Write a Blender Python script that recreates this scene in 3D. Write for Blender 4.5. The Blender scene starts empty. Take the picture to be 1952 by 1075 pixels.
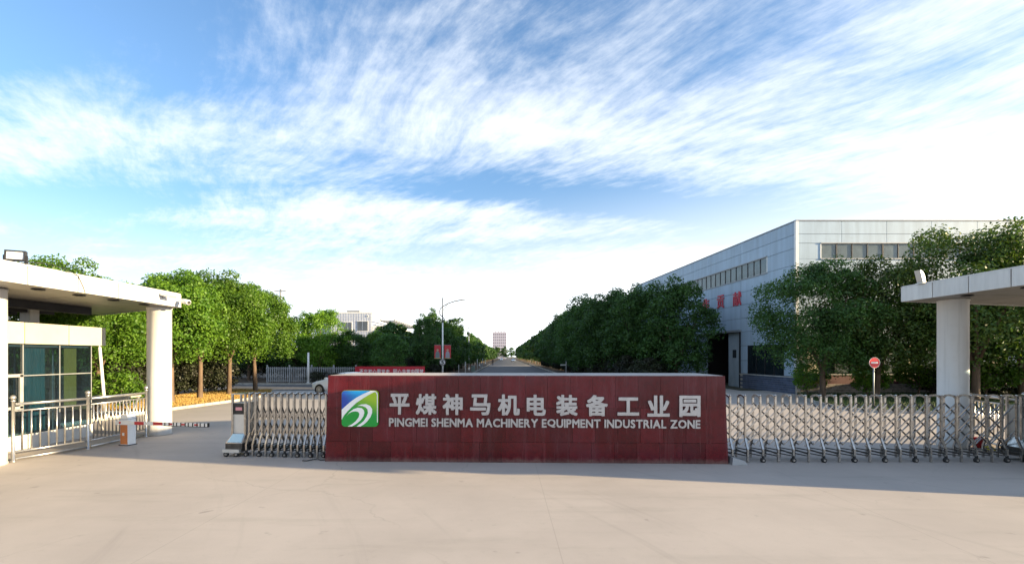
import bpy, bmesh, math, random
import numpy as np
from mathutils import Vector, Matrix, Euler

C = bpy.context
SC = C.scene
COL = SC.collection
R = math.radians
random.seed(7)

# ------------------------------------------------------------------ camera
cam_d = bpy.data.cameras.new('camera')
cam = bpy.data.objects.new('camera', cam_d)
COL.objects.link(cam)
cam.location = (0, 0, 2.5)
cam.rotation_euler = (R(90), 0, 0)
cam_d.sensor_width = 36
cam_d.lens = 16.6
cam_d.shift_x = 0.0067
cam_d.shift_y = 0.0722
cam_d.clip_start = 0.1
cam_d.clip_end = 6000
SC.camera = cam

# ------------------------------------------------------------------ light
SUN_EL, SUN_AZ = 10.7, 101.0          # azimuth clockwise from +Y
to_sun = Vector((math.sin(R(SUN_AZ)) * math.cos(R(SUN_EL)), math.cos(R(SUN_AZ)) * math.cos(R(SUN_EL)), math.sin(R(SUN_EL))))
sd = bpy.data.lights.new('sun', 'SUN')
sd.energy = 4.1
sd.angle = R(0.5)
sd.color = (1.0, 0.78, 0.47)
so = bpy.data.objects.new('sun', sd)
COL.objects.link(so)
so.rotation_euler = to_sun.to_track_quat('Z', 'Y').to_euler()

SC.view_settings.view_transform = 'Standard'
SC.view_settings.look = 'None'
SC.view_settings.gamma = 1
SC.view_settings.exposure = 1.98
SC.view_settings.use_curve_mapping = False
SC.render.engine = 'CYCLES'
SC.cycles.use_denoising = True
SC.cycles.max_bounces = 8
SC.cycles.transparent_max_bounces = 12
SC.cycles.caustics_reflective = False
SC.cycles.caustics_refractive = False
SC.cycles.sample_clamp_indirect = 6

# ------------------------------------------------------------------ sky
world = bpy.data.worlds.new('World')
SC.world = world
world.use_nodes = True


class NT:
    """small helper for writing node trees"""
    def __init__(s, nt):
        s.nt = nt
        nt.nodes.clear()

    def n(s, typ, **kw):
        nd = s.nt.nodes.new(typ)
        for k, v in kw.items():
            setattr(nd, k, v)
        return nd

    def put(s, sock, v):
        if isinstance(v, bpy.types.NodeSocket):
            s.nt.links.new(v, sock)
        elif v is not None:
            sock.default_value = v

    def m(s, op, a, b=None, c=None, clamp=False):
        nd = s.n('ShaderNodeMath', operation=op, use_clamp=clamp)
        for i, v in enumerate((a, b, c)):
            s.put(nd.inputs[i], v)
        return nd.outputs[0]

    def xyz(s, x, y, z):
        nd = s.n('ShaderNodeCombineXYZ')
        for i, v in enumerate((x, y, z)):
            s.put(nd.inputs[i], v)
        return nd.outputs[0]

    def noise(s, vec, scale, detail=4, rough=0.55, dist=0.0):
        nd = s.n('ShaderNodeTexNoise')
        s.put(nd.inputs['Vector'], vec)
        nd.inputs['Scale'].default_value = scale
        nd.inputs['Detail'].default_value = detail
        nd.inputs['Roughness'].default_value = rough
        nd.inputs['Distortion'].default_value = dist
        return nd.outputs['Fac'], nd.outputs['Color']

    def smooth(s, v, a, b, lo=0.0, hi=1.0):
        nd = s.n('ShaderNodeMapRange', interpolation_type='SMOOTHSTEP')
        s.put(nd.inputs[0], v)
        for i, q in enumerate((a, b, lo, hi)):
            s.put(nd.inputs[1 + i], q)
        return nd.outputs[0]

    def mix(s, f, a, b, blend='MIX'):
        nd = s.n('ShaderNodeMix', data_type='RGBA', blend_type=blend)
        s.put(nd.inputs[0], f)
        s.put(nd.inputs[6], a if isinstance(a, bpy.types.NodeSocket) else tuple(a) + (1,) if len(a) == 3 else a)
        s.put(nd.inputs[7], b if isinstance(b, bpy.types.NodeSocket) else tuple(b) + (1,) if len(b) == 3 else b)
        return nd.outputs[2]


SEED = 5.3


def build_sky():
    t = NT(world.node_tree)
    sky = t.n('ShaderNodeTexSky', sky_type='NISHITA')
    sky.sun_disc = False
    sky.sun_elevation = R(SUN_EL)
    sky.sun_rotation = R(SUN_AZ)
    sky.air_density = 1.0
    sky.dust_density = 0.6
    sky.ozone_density = 2.0
    tc = t.n('ShaderNodeTexCoord')
    sep = t.n('ShaderNodeSeparateXYZ')
    t.put(sep.inputs[0], tc.outputs['Generated'])
    dx, dy, dz = sep.outputs
    zz = t.m('MAXIMUM', dz, 0.0)
    den = t.m('ADD', zz, 0.07)
    px = t.m('DIVIDE', dx, den)
    py = t.m('DIVIDE', dy, den)
    p = t.xyz(px, py, 0.0)
    # gentle domain warp of the cloud layer
    wf, wc = t.noise(p, 0.55, 2, 0.5)
    wv = t.n('ShaderNodeVectorMath', operation='MULTIPLY_ADD')
    t.put(wv.inputs[0], wc)
    wv.inputs[1].default_value = (0.7, 0.7, 0)
    t.put(wv.inputs[2], p)
    wsep = t.n('ShaderNodeSeparateXYZ')
    t.put(wsep.inputs[0], wv.outputs[0])
    qx, qy, _ = wsep.outputs
    # fibres, running towards the right and the viewer
    a = R(50)
    fx = t.m('ADD', t.m('MULTIPLY', qx, math.cos(a)), t.m('MULTIPLY', qy, -math.sin(a)))
    fy = t.m('ADD', t.m('MULTIPLY', qx, math.sin(a)), t.m('MULTIPLY', qy, math.cos(a)))
    f1, _ = t.noise(t.xyz(t.m('MULTIPLY', fx, 0.8), t.m('MULTIPLY', fy, 3.0), 3.1), 1.3, 8, 0.62)
    f2, _ = t.noise(t.xyz(t.m('MULTIPLY', fx, 4.0), t.m('MULTIPLY', fy, 11.0), 8.4), 2.0, 6, 0.65)
    f3, _ = t.noise(p, 9.0, 6, 0.65)
    # soft banks of cirrus
    m1, _ = t.noise(t.xyz(t.m('MULTIPLY', qx, 0.42), t.m('MULTIPLY', qy, 0.95), SEED), 1.15, 5, 0.55)
    tot = t.m('ADD', t.m('MULTIPLY', m1, 1.3), t.m('ADD', t.m('MULTIPLY', f1, 0.55), t.m('ADD', t.m('MULTIPLY', f2, 0.34), t.m('MULTIPLY', f3, 0.22))))
    # one long bank crosses the sky, clearer lanes on both sides of it
    bq = t.m('ADD', qy, t.m('MULTIPLY', qx, -0.10))
    band = t.m('SUBTRACT', t.smooth(t.m('ABSOLUTE', t.m('SUBTRACT', bq, 2.10)), 0.0, 0.42, 1.0, 0.0),
               t.smooth(t.m('ABSOLUTE', t.m('SUBTRACT', bq, 2.72)), 0.0, 0.38, 1.0, 0.0))
    tot = t.m('ADD', tot, t.m('MULTIPLY', band, 0.13))
    # thicker to the right, as the cloud bank there is
    tot = t.m('ADD', tot, t.m('MULTIPLY', dx, 0.05))
    cl = t.smooth(tot, 1.02, 1.50)
    cl = t.m('MULTIPLY', cl, 0.80)
    # whitish veil towards the horizon
    vz = t.m('SUBTRACT', zz, t.m('MULTIPLY', dx, 0.10))
    veil = t.smooth(vz, 0.04, 0.35, 0.99, 0.0)
    inv = t.m('MULTIPLY', t.m('SUBTRACT', 1.0, cl), t.m('SUBTRACT', 1.0, veil))
    alpha = t.m('SUBTRACT', 1.0, inv)
    white = t.mix(t.smooth(vz, 0.0, 0.17, 1.0, 0.0), (3.2, 3.35, 3.5), (6.8, 7.2, 7.6))
    # the blue itself pales less towards the horizon than a dusty model would have it
    k = t.smooth(zz, 0.05, 0.5, 0.80, 1.0)
    blue = t.mix(1.0, sky.outputs[0], t.xyz(t.m('MULTIPLY', k, 0.71), t.m('MULTIPLY', k, 0.81), t.m('MULTIPLY', k, 0.91)), 'MULTIPLY')
    col = t.mix(alpha, blue, white)
    bg = t.n('ShaderNodeBackground')
    t.put(bg.inputs[0], col)
    bg.inputs[1].default_value = 0.1
    out = t.n('ShaderNodeOutputWorld')
    t.put(out.inputs[0], bg.outputs[0])


build_sky()

# ------------------------------------------------------------------ materials
MATS = {}


def mat(name, col, rough=0.6, metal=0.0, var=0.0, scale=3.0, col2=None, bump=0.0, bscale=40.0, obj_var=0.0, island=0.0, stretch=None, spec=0.5, detail=5):
    """plain procedural surface: colour with noise wear, random tone per object or per island, fine relief"""
    if name in MATS:
        return MATS[name]
    m = bpy.data.materials.new(name)
    m.use_nodes = True
    t = NT(m.node_tree)
    b = t.n('ShaderNodeBsdfPrincipled')
    out = t.n('ShaderNodeOutputMaterial')
    t.put(out.inputs[0], b.outputs[0])
    b.inputs['Metallic'].default_value = metal
    b.inputs['Roughness'].default_value = rough
    b.inputs['Specular IOR Level'].default_value = spec
    tc = t.n('ShaderNodeTexCoord')
    vec = tc.outputs['Object']
    if stretch:
        mp = t.n('ShaderNodeMapping')
        t.put(mp.inputs[0], vec)
        mp.inputs['Scale'].default_value = stretch
        vec = mp.outputs[0]
    c = tuple(col) + (1,)
    cur = None
    if var or col2:
        f, _ = t.noise(vec, scale, detail, 0.6)
        f = t.smooth(f, 0.3, 0.7)
        c2 = col2 if col2 else tuple(min(1, x * (1 - var)) for x in col)
        cur = t.mix(f, tuple(c2), tuple(col))
    if obj_var or island:
        if island:
            g = t.n('ShaderNodeNewGeometry').outputs['Random Per Island']
            amt = island
        else:
            g = t.n('ShaderNodeObjectInfo').outputs['Random']
            amt = obj_var
        k = t.m('MULTIPLY_ADD', g, 2 * amt, 1 - amt)
        cur = t.mix(1.0, cur if cur is not None else c, t.xyz(k, k, k), 'MULTIPLY')
    if cur is not None:
        t.put(b.inputs['Base Color'], cur)
    else:
        b.inputs['Base Color'].default_value = c
    rf, _ = t.noise(vec, scale * 2.3 + 1, 4, 0.6)
    t.put(b.inputs['Roughness'], t.m('MULTIPLY_ADD', rf, 0.2, rough - 0.1, clamp=True))
    if bump:
        bf, _ = t.noise(vec, bscale, 4, 0.6)
        bn = t.n('ShaderNodeBump')
        bn.inputs['Strength'].default_value = bump
        bn.inputs['Distance'].default_value = 0.02
        t.put(bn.inputs['Height'], bf)
        t.put(b.inputs['Normal'], bn.outputs[0])
    MATS[name] = m
    return m


def leaf_mat(name, c_lo, c_hi, trans=0.25):
    m = bpy.data.materials.new(name)
    m.use_nodes = True
    t = NT(m.node_tree)
    out = t.n('ShaderNodeOutputMaterial')
    g = t.n('ShaderNodeNewGeometry').outputs['Random Per Island']
    oi = t.n('ShaderNodeObjectInfo').outputs['Random']
    tc = t.n('ShaderNodeTexCoord')
    f, _ = t.noise(tc.outputs['Object'], 1.1, 3, 0.5)
    mixf = t.m('ADD', t.m('MULTIPLY', g, 0.55), t.m('MULTIPLY', t.smooth(f, 0.35, 0.65), 0.45))
    col = t.mix(mixf, c_lo, c_hi)
    k = t.m('MULTIPLY_ADD', oi, 0.5, 0.75)
    col = t.mix(1.0, col, t.xyz(k, k, k), 'MULTIPLY')
    b = t.n('ShaderNodeBsdfPrincipled')
    t.put(b.inputs['Base Color'], col)
    b.inputs['Roughness'].default_value = 0.5
    b.inputs['Specular IOR Level'].default_value = 0.35
    tr = t.n('ShaderNodeBsdfTranslucent')
    t.put(tr.inputs[0], t.mix(1.0, col, (1.3, 1.25, 0.5), 'MULTIPLY'))
    mx = t.n('ShaderNodeMixShader')
    mx.inputs[0].default_value = trans
    t.put(mx.inputs[1], b.outputs[0])
    t.put(mx.inputs[2], tr.outputs[0])
    t.put(out.inputs[0], mx.outputs[0])
    return m


def glass_mat(name, tint, clear):
    """window glass: tinted see-through body with a sharp fresnel reflection"""
    m = bpy.data.materials.new(name)
    m.use_nodes = True
    t = NT(m.node_tree)
    out = t.n('ShaderNodeOutputMaterial')
    tr = t.n('ShaderNodeBsdfTransparent')
    tr.inputs[0].default_value = tuple(tint) + (1,)
    df = t.n('ShaderNodeBsdfDiffuse')
    df.inputs[0].default_value = (0.012, 0.016, 0.02, 1)
    body = t.n('ShaderNodeMixShader')
    body.inputs[0].default_value = clear
    t.put(body.inputs[1], df.outputs[0])
    t.put(body.inputs[2], tr.outputs[0])
    bf = t.n('ShaderNodeNewGeometry').outputs['Backfacing']
    gl = t.n('ShaderNodeBsdfGlossy')
    gl.inputs['Roughness'].default_value = 0.02
    gl.inputs['Color'].default_value = (0.9, 0.95, 1, 1)
    fr = t.n('ShaderNodeFresnel')
    fr.inputs[0].default_value = 1.5
    mx = t.n('ShaderNodeMixShader')
    t.put(mx.inputs[0], t.m('MULTIPLY', fr.outputs[0], t.m('SUBTRACT', 1.0, bf)))
    t.put(mx.inputs[1], body.outputs[0])
    t.put(mx.inputs[2], gl.outputs[0])
    t.put(out.inputs[0], mx.outputs[0])
    return m


def granite_mat():
    m = bpy.data.materials.new('red_granite')
    m.use_nodes = True
    t = NT(m.node_tree)
    b = t.n('ShaderNodeBsdfPrincipled')
    out = t.n('ShaderNodeOutputMaterial')
    t.put(out.inputs[0], b.outputs[0])
    tc = t.n('ShaderNodeTexCoord')
    gm = t.n('ShaderNodeNewGeometry')
    v = tc.outputs['Object']
    w = gm.outputs['Position']
    f1, _ = t.noise(v, 95, 3, 0.7)
    f2, _ = t.noise(w, 1.3, 5, 0.6)
    base = t.mix(t.smooth(f1, 0.36, 0.66), (0.040, 0.0018, 0.005), (0.155, 0.007, 0.012))
    f5, _ = t.noise(w, 9.0, 4, 0.7)
    base = t.mix(t.smooth(f5, 0.42, 0.72, 0, 0.5), base, (0.030, 0.0025, 0.007))
    base = t.mix(t.smooth(f2, 0.40, 0.7, 0, 0.4), base, (0.115, 0.022, 0.034))
    # vertical rain streaks
    mp = t.n('ShaderNodeMapping')
    t.put(mp.inputs[0], w)
    mp.inputs['Scale'].default_value = (7, 7, 0.45)
    f3, _ = t.noise(mp.outputs[0], 1.0, 5, 0.6)
    base = t.mix(t.smooth(f3, 0.46, 0.74, 0, 0.14), base, (0.17, 0.07, 0.075))
    # splashed dirt along the foot, ragged
    sp = t.n('ShaderNodeSeparateXYZ')
    t.put(sp.inputs[0], w)
    dirt = t.m('MULTIPLY', t.smooth(t.m('ADD', sp.outputs[2], t.m('MULTIPLY', f5, 0.22)), 0.10, 0.26, 0.55, 0.0), 1.0)
    base = t.mix(dirt, base, (0.16, 0.12, 0.10))
    k = t.m('MULTIPLY_ADD', t.n('ShaderNodeObjectInfo').outputs['Random'], 0.44, 0.78)
    base = t.mix(1.0, base, t.xyz(k, k, k), 'MULTIPLY')
    t.put(b.inputs['Base Color'], base)
    t.put(b.inputs['Roughness'], t.m('MULTIPLY_ADD', f3, 0.30, 0.10))
    b.inputs['Specular IOR Level'].default_value = 0.30
    bn = t.n('ShaderNodeBump')
    bn.inputs['Strength'].default_value = 0.05
    bn.inputs['Distance'].default_value = 0.01
    t.put(bn.inputs['Height'], f2)
    t.put(b.inputs['Normal'], bn.outputs[0])
    return m


def concrete_mat():
    m = bpy.data.materials.new('forecourt_concrete')
    m.use_nodes = True
    t = NT(m.node_tree)
    b = t.n('ShaderNodeBsdfPrincipled')
    out = t.n('ShaderNodeOutputMaterial')
    t.put(out.inputs[0], b.outputs[0])
    w = t.n('ShaderNodeNewGeometry').outputs['Position']
    f1, _ = t.noise(w, 0.35, 6, 0.6)
    mp = t.n('ShaderNodeMapping')
    t.put(mp.inputs[0], w)
    mp.inputs['Scale'].default_value = (0.25, 1.6, 1)
    mp.inputs['Rotation'].default_value = (0, 0, R(8))
    f2, _ = t.noise(mp.outputs[0], 1.0, 6, 0.65)
    f3, _ = t.noise(w, 60, 3, 0.7)
    f4, _ = t.noise(w, 4.5, 6, 0.7)
    c = t.mix(t.smooth(f1, 0.3, 0.7), (0.42, 0.372, 0.33), (0.49, 0.435, 0.385))
    c = t.mix(t.smooth(f2, 0.5, 0.78, 0, 0.55), c, (0.34, 0.305, 0.265))
    c = t.mix(t.smooth(f4, 0.55, 0.8, 0, 0.35), c, (0.31, 0.28, 0.245))
    c = t.mix(t.smooth(f3, 0.55, 0.75, 0, 0.25), c, (0.30, 0.26, 0.22))
    vo = t.n('ShaderNodeTexVoronoi', feature='DISTANCE_TO_EDGE')
    wv, wcol = t.noise(w, 0.9, 5, 0.6)
    ad = t.n('ShaderNodeVectorMath', operation='MULTIPLY_ADD')
    t.put(ad.inputs[0], wcol)
    ad.inputs[1].default_value = (0.9, 0.9, 0)
    t.put(ad.inputs[2], w)
    t.put(vo.inputs['Vector'], ad.outputs[0])
    vo.inputs['Scale'].default_value = 0.16
    crack = t.m('MULTIPLY', t.smooth(vo.outputs['Distance'], 0.0, 0.0035, 0.28, 0.0), t.smooth(f1, 0.42, 0.62))
    c = t.mix(crack, c, (0.17, 0.15, 0.13))
    sp = t.n('ShaderNodeSeparateXYZ')
    t.put(sp.inputs[0], w)
    for ax, step in ((0, 5.2), (1, 4.4)):
        fr = t.m('ABSOLUTE', t.m('SUBTRACT', t.m('FRACT', t.m('DIVIDE', t.m('ADD', sp.outputs[ax], 1.9), step)), 0.5))
        c = t.mix(t.smooth(fr, 0.0, 0.0022, 0.30, 0.0), c, (0.20, 0.18, 0.16))
    # tyre marks sweeping towards the left lane
    bend = t.m('ADD', sp.outputs[0], t.m('MULTIPLY', t.m('MULTIPLY', sp.outputs[1], sp.outputs[1]), 0.035))
    tn, _ = t.noise(t.xyz(t.m('MULTIPLY', bend, 1.6), t.m('MULTIPLY', sp.outputs[1], 0.10), 0.0), 1.0, 5, 0.6)
    c = t.mix(t.smooth(tn, 0.56, 0.74, 0, 0.30), c, (0.25, 0.225, 0.20))
    # oil drips
    f6, _ = t.noise(w, 2.6, 2, 0.5)
    c = t.mix(t.smooth(f6, 0.70, 0.78, 0, 0.45), c, (0.17, 0.155, 0.14))
    t.put(b.inputs['Base Color'], c)
    b.inputs['Roughness'].default_value = 0.82
    b.inputs['Specular IOR Level'].default_value = 0.25
    bn = t.n('ShaderNodeBump')
    bn.inputs['Strength'].default_value = 0.12
    bn.inputs['Distance'].default_value = 0.01
    t.put(bn.inputs['Height'], f3)
    t.put(b.inputs['Normal'], bn.outputs[0])
    return m


def column_mat():
    m = bpy.data.materials.new('column_plaster')
    m.use_nodes = True
    t = NT(m.node_tree)
    b = t.n('ShaderNodeBsdfPrincipled')
    out = t.n('ShaderNodeOutputMaterial')
    t.put(out.inputs[0], b.outputs[0])
    w = t.n('ShaderNodeNewGeometry').outputs['Position']
    mp = t.n('ShaderNodeMapping')
    t.put(mp.inputs[0], w)
    mp.inputs['Scale'].default_value = (9, 9, 0.35)
    f1, _ = t.noise(mp.outputs[0], 1.0, 5, 0.6)
    f2, _ = t.noise(w, 5.0, 5, 0.65)
    c = t.mix(t.smooth(f1, 0.48, 0.75, 0, 0.5), (0.63, 0.62, 0.59), (0.44, 0.42, 0.38))
    c = t.mix(t.smooth(f2, 0.5, 0.8, 0, 0.3), c, (0.50, 0.48, 0.43))
    sp = t.n('ShaderNodeSeparateXYZ')
    t.put(sp.inputs[0], w)
    foot = t.smooth(t.m('ADD', sp.outputs[2], t.m('MULTIPLY', f2, 0.5)), 0.25, 0.62, 0.7, 0.0)
    c = t.mix(foot, c, (0.34, 0.30, 0.25))
    t.put(b.inputs['Base Color'], c)
    b.inputs['Roughness'].default_value = 0.5
    return m


def gradient_mat(name, c_a, c_b, axis, lo, hi, rough=0.25):
    """printed colour gradient across a sign panel (object axis)"""
    m = bpy.data.materials.new(name)
    m.use_nodes = True
    t = NT(m.node_tree)
    b = t.n('ShaderNodeBsdfPrincipled')
    out = t.n('ShaderNodeOutputMaterial')
    t.put(out.inputs[0], b.outputs[0])
    tc = t.n('ShaderNodeTexCoord')
    d = t.n('ShaderNodeVectorMath', operation='DOT_PRODUCT')
    t.put(d.inputs[0], tc.outputs['Object'])
    d.inputs[1].default_value = axis
    t.put(b.inputs['Base Color'], t.mix(t.smooth(d.outputs['Value'], lo, hi), c_a, c_b))
    b.inputs['Roughness'].default_value = rough
    return m


M_CONC = concrete_mat()
M_GRAN = granite_mat()
M_STEEL = mat('brushed_stainless', (0.54, 0.52, 0.49), 0.22, 1.0, var=0.35, scale=9)
M_RAIL = mat('railing_stainless', (0.52, 0.51, 0.49), 0.32, 0.85, var=0.2, scale=9)
M_STEEL_D = mat('dull_steel', (0.10, 0.095, 0.09), 0.45, 0.8, var=0.4, scale=8)
M_LETTER = mat('letter_steel', (0.40, 0.40, 0.415), 0.36, 0.75, var=0.12, scale=6)
M_WHITE = mat('white_panel', (0.64, 0.63, 0.60), 0.35, 0.0, var=0.16, scale=1.6, obj_var=0.06, stretch=(4, 4, 0.5))
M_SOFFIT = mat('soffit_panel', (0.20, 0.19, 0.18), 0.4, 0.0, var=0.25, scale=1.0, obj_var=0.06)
M_COLUMN = column_mat()
M_DARK = mat('dark_paint', (0.025, 0.025, 0.028), 0.5, 0.0, var=0.3, scale=4)
M_BLACK = mat('black_plastic', (0.015, 0.015, 0.016), 0.45)
M_ALU = mat('aluminium_frame', (0.60, 0.60, 0.58), 0.4, 0.6, var=0.1)
M_WPAINT = mat('white_paint', (0.78, 0.77, 0.74), 0.4, var=0.08, scale=3)
M_REDP = mat('red_paint', (0.50, 0.02, 0.03), 0.45, var=0.2, scale=5)
M_KERB = mat('kerb_stone', (0.42, 0.40, 0.36), 0.8, var=0.35, scale=3, bump=0.15)
M_ASPH = mat('asphalt', (0.115, 0.115, 0.118), 0.85, var=0.35, scale=0.5, bump=0.2, bscale=60)
M_SOIL = mat('soil', (0.11, 0.075, 0.045), 0.95, var=0.5, scale=1.5, bump=0.5, bscale=12)
M_FIELD = mat('field_ground', (0.10, 0.095, 0.05), 0.95, var=0.5, scale=0.05)
M_BARK = mat('bark', (0.15, 0.10, 0.065), 0.9, var=0.5, scale=6, stretch=(1, 1, 0.25), bump=0.6, bscale=14)
M_STRAW = mat('dry_grass', (0.42, 0.27, 0.075), 0.8, island=0.45)
M_GRASS = mat('lawn_grass', (0.05, 0.095, 0.022), 0.7, island=0.4)
M_CLAD = mat('workshop_cladding', (0.37, 0.475, 0.575), 0.5, 0.0, var=0.20, scale=1.2, obj_var=0.035, stretch=(1.6, 1.6, 0.16))
M_TRIM = mat('grey_trim', (0.30, 0.31, 0.32), 0.5, 0.2, var=0.2)
M_STONE = mat('stone_block', (0.27, 0.23, 0.19), 0.85, var=0.5, scale=5, bump=0.6, bscale=18, obj_var=0.3)
M_MORTAR = mat('mortar', (0.50, 0.48, 0.44), 0.9, var=0.2)
M_REDBAND = mat('dark_red_band', (0.10, 0.022, 0.022), 0.7, var=0.3)
M_CREAM = mat('cream_render', (0.62, 0.55, 0.38), 0.8, var=0.15)
M_TILE_SHADE = mat('grey_tile_blue_shade', (0.10, 0.125, 0.19), 0.35, var=0.3, scale=4, obj_var=0.18)  # dark grey tile, the blue of the shade put into the colour
M_RED_SIGN = mat('red_characters', (0.55, 0.02, 0.05), 0.4, var=0.1)
M_PALEBLUE = mat('pale_blue_door', (0.42, 0.50, 0.56), 0.5, 0.1, var=0.2, scale=2, stretch=(1, 1, .3))
M_LEAF_A = leaf_mat('camphor_leaves', (0.05, 0.13, 0.016), (0.15, 0.27, 0.025), 0.45)
M_LEAF_B = leaf_mat('dark_leaves', (0.022, 0.066, 0.016), (0.065, 0.15, 0.026), 0.30)
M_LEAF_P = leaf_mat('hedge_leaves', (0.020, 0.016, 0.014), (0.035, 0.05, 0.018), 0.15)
M_LEAF_F = leaf_mat('far_leaves', (0.06, 0.085, 0.02), (0.10, 0.13, 0.03), 0.2)
M_GLASS_D = glass_mat('tinted_glass', (0.72, 0.88, 0.97), 0.72)
M_GLASS_W = glass_mat('grey_glass', (0.9, 0.93, 0.93), 0.85)
M_GLASS_CAR = glass_mat('car_glass', (0.4, 0.45, 0.45), 0.35)
M_BLIND_SKY = mat('sky_toned_blind', (0.50, 0.51, 0.49), 0.8, var=0.25, scale=1.3, obj_var=0.1)  # blinds; pale tone also puts the sky reflection into the ribbon windows
M_TEAL = mat('teal_curtain', (0.012, 0.10, 0.11), 0.7, var=0.25, scale=3)
M_YELLOW = mat('yellow_curtain', (0.30, 0.21, 0.035), 0.8, var=0.15)
M_CARPAINT = mat('white_car_paint', (0.88, 0.88, 0.88), 0.16, spec=0.6)
M_TYRE = mat('tyre_rubber', (0.018, 0.018, 0.018), 0.8)
M_LAMP = mat('lamp_glass', (0.7, 0.72, 0.74), 0.15)
M_ORANGE = mat('orange_panel', (0.62, 0.20, 0.06), 0.5, var=0.15)
M_PINKLABEL = mat('pink_label', (0.62, 0.28, 0.30), 0.5)
M_PANELBLUE = mat('pale_blue_panel', (0.42, 0.62, 0.72), 0.25)
M_PANELTEAL = mat('teal_panel', (0.10, 0.30, 0.30), 0.25)
M_TILEWALL = mat('mosaic_wall', (0.56, 0.59, 0.66), 0.6, var=0.15, scale=0.6)
M_TOWER = mat('tower_wall', (0.56, 0.54, 0.63), 0.7, var=0.1, scale=0.05)  # paled so that the distance haze sits in the colour
M_WINDARK = mat('dark_window', (0.035, 0.045, 0.055), 0.12, spec=0.8)
M_BLUEGL = mat('blue_glazing', (0.02, 0.10, 0.20), 0.12, spec=0.8)
M_RIB = mat('galvanised', (0.36, 0.38, 0.40), 0.5, 0.5, var=0.2)
M_TAN = mat('tan_board', (0.50, 0.44, 0.33), 0.7, var=0.2)
M_PARAPET = mat('parapet_cream', (0.50, 0.46, 0.345), 0.4, var=0.1, scale=1.2, obj_var=0.04)
M_TURF = mat('turf', (0.04, 0.062, 0.022), 0.95, var=0.5, scale=2.0, bump=0.5, bscale=14)
M_CAP = mat('cap_stone', (0.47, 0.42, 0.38), 0.7, var=0.15, scale=2, obj_var=0.06)
M_SKIN = mat('skin_tone', (0.45, 0.28, 0.20), 0.6)
M_GREY = mat('grey_uniform', (0.18, 0.22, 0.22), 0.8)
M_NAVY = mat('dark_clothing', (0.03, 0.03, 0.045), 0.85)

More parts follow.
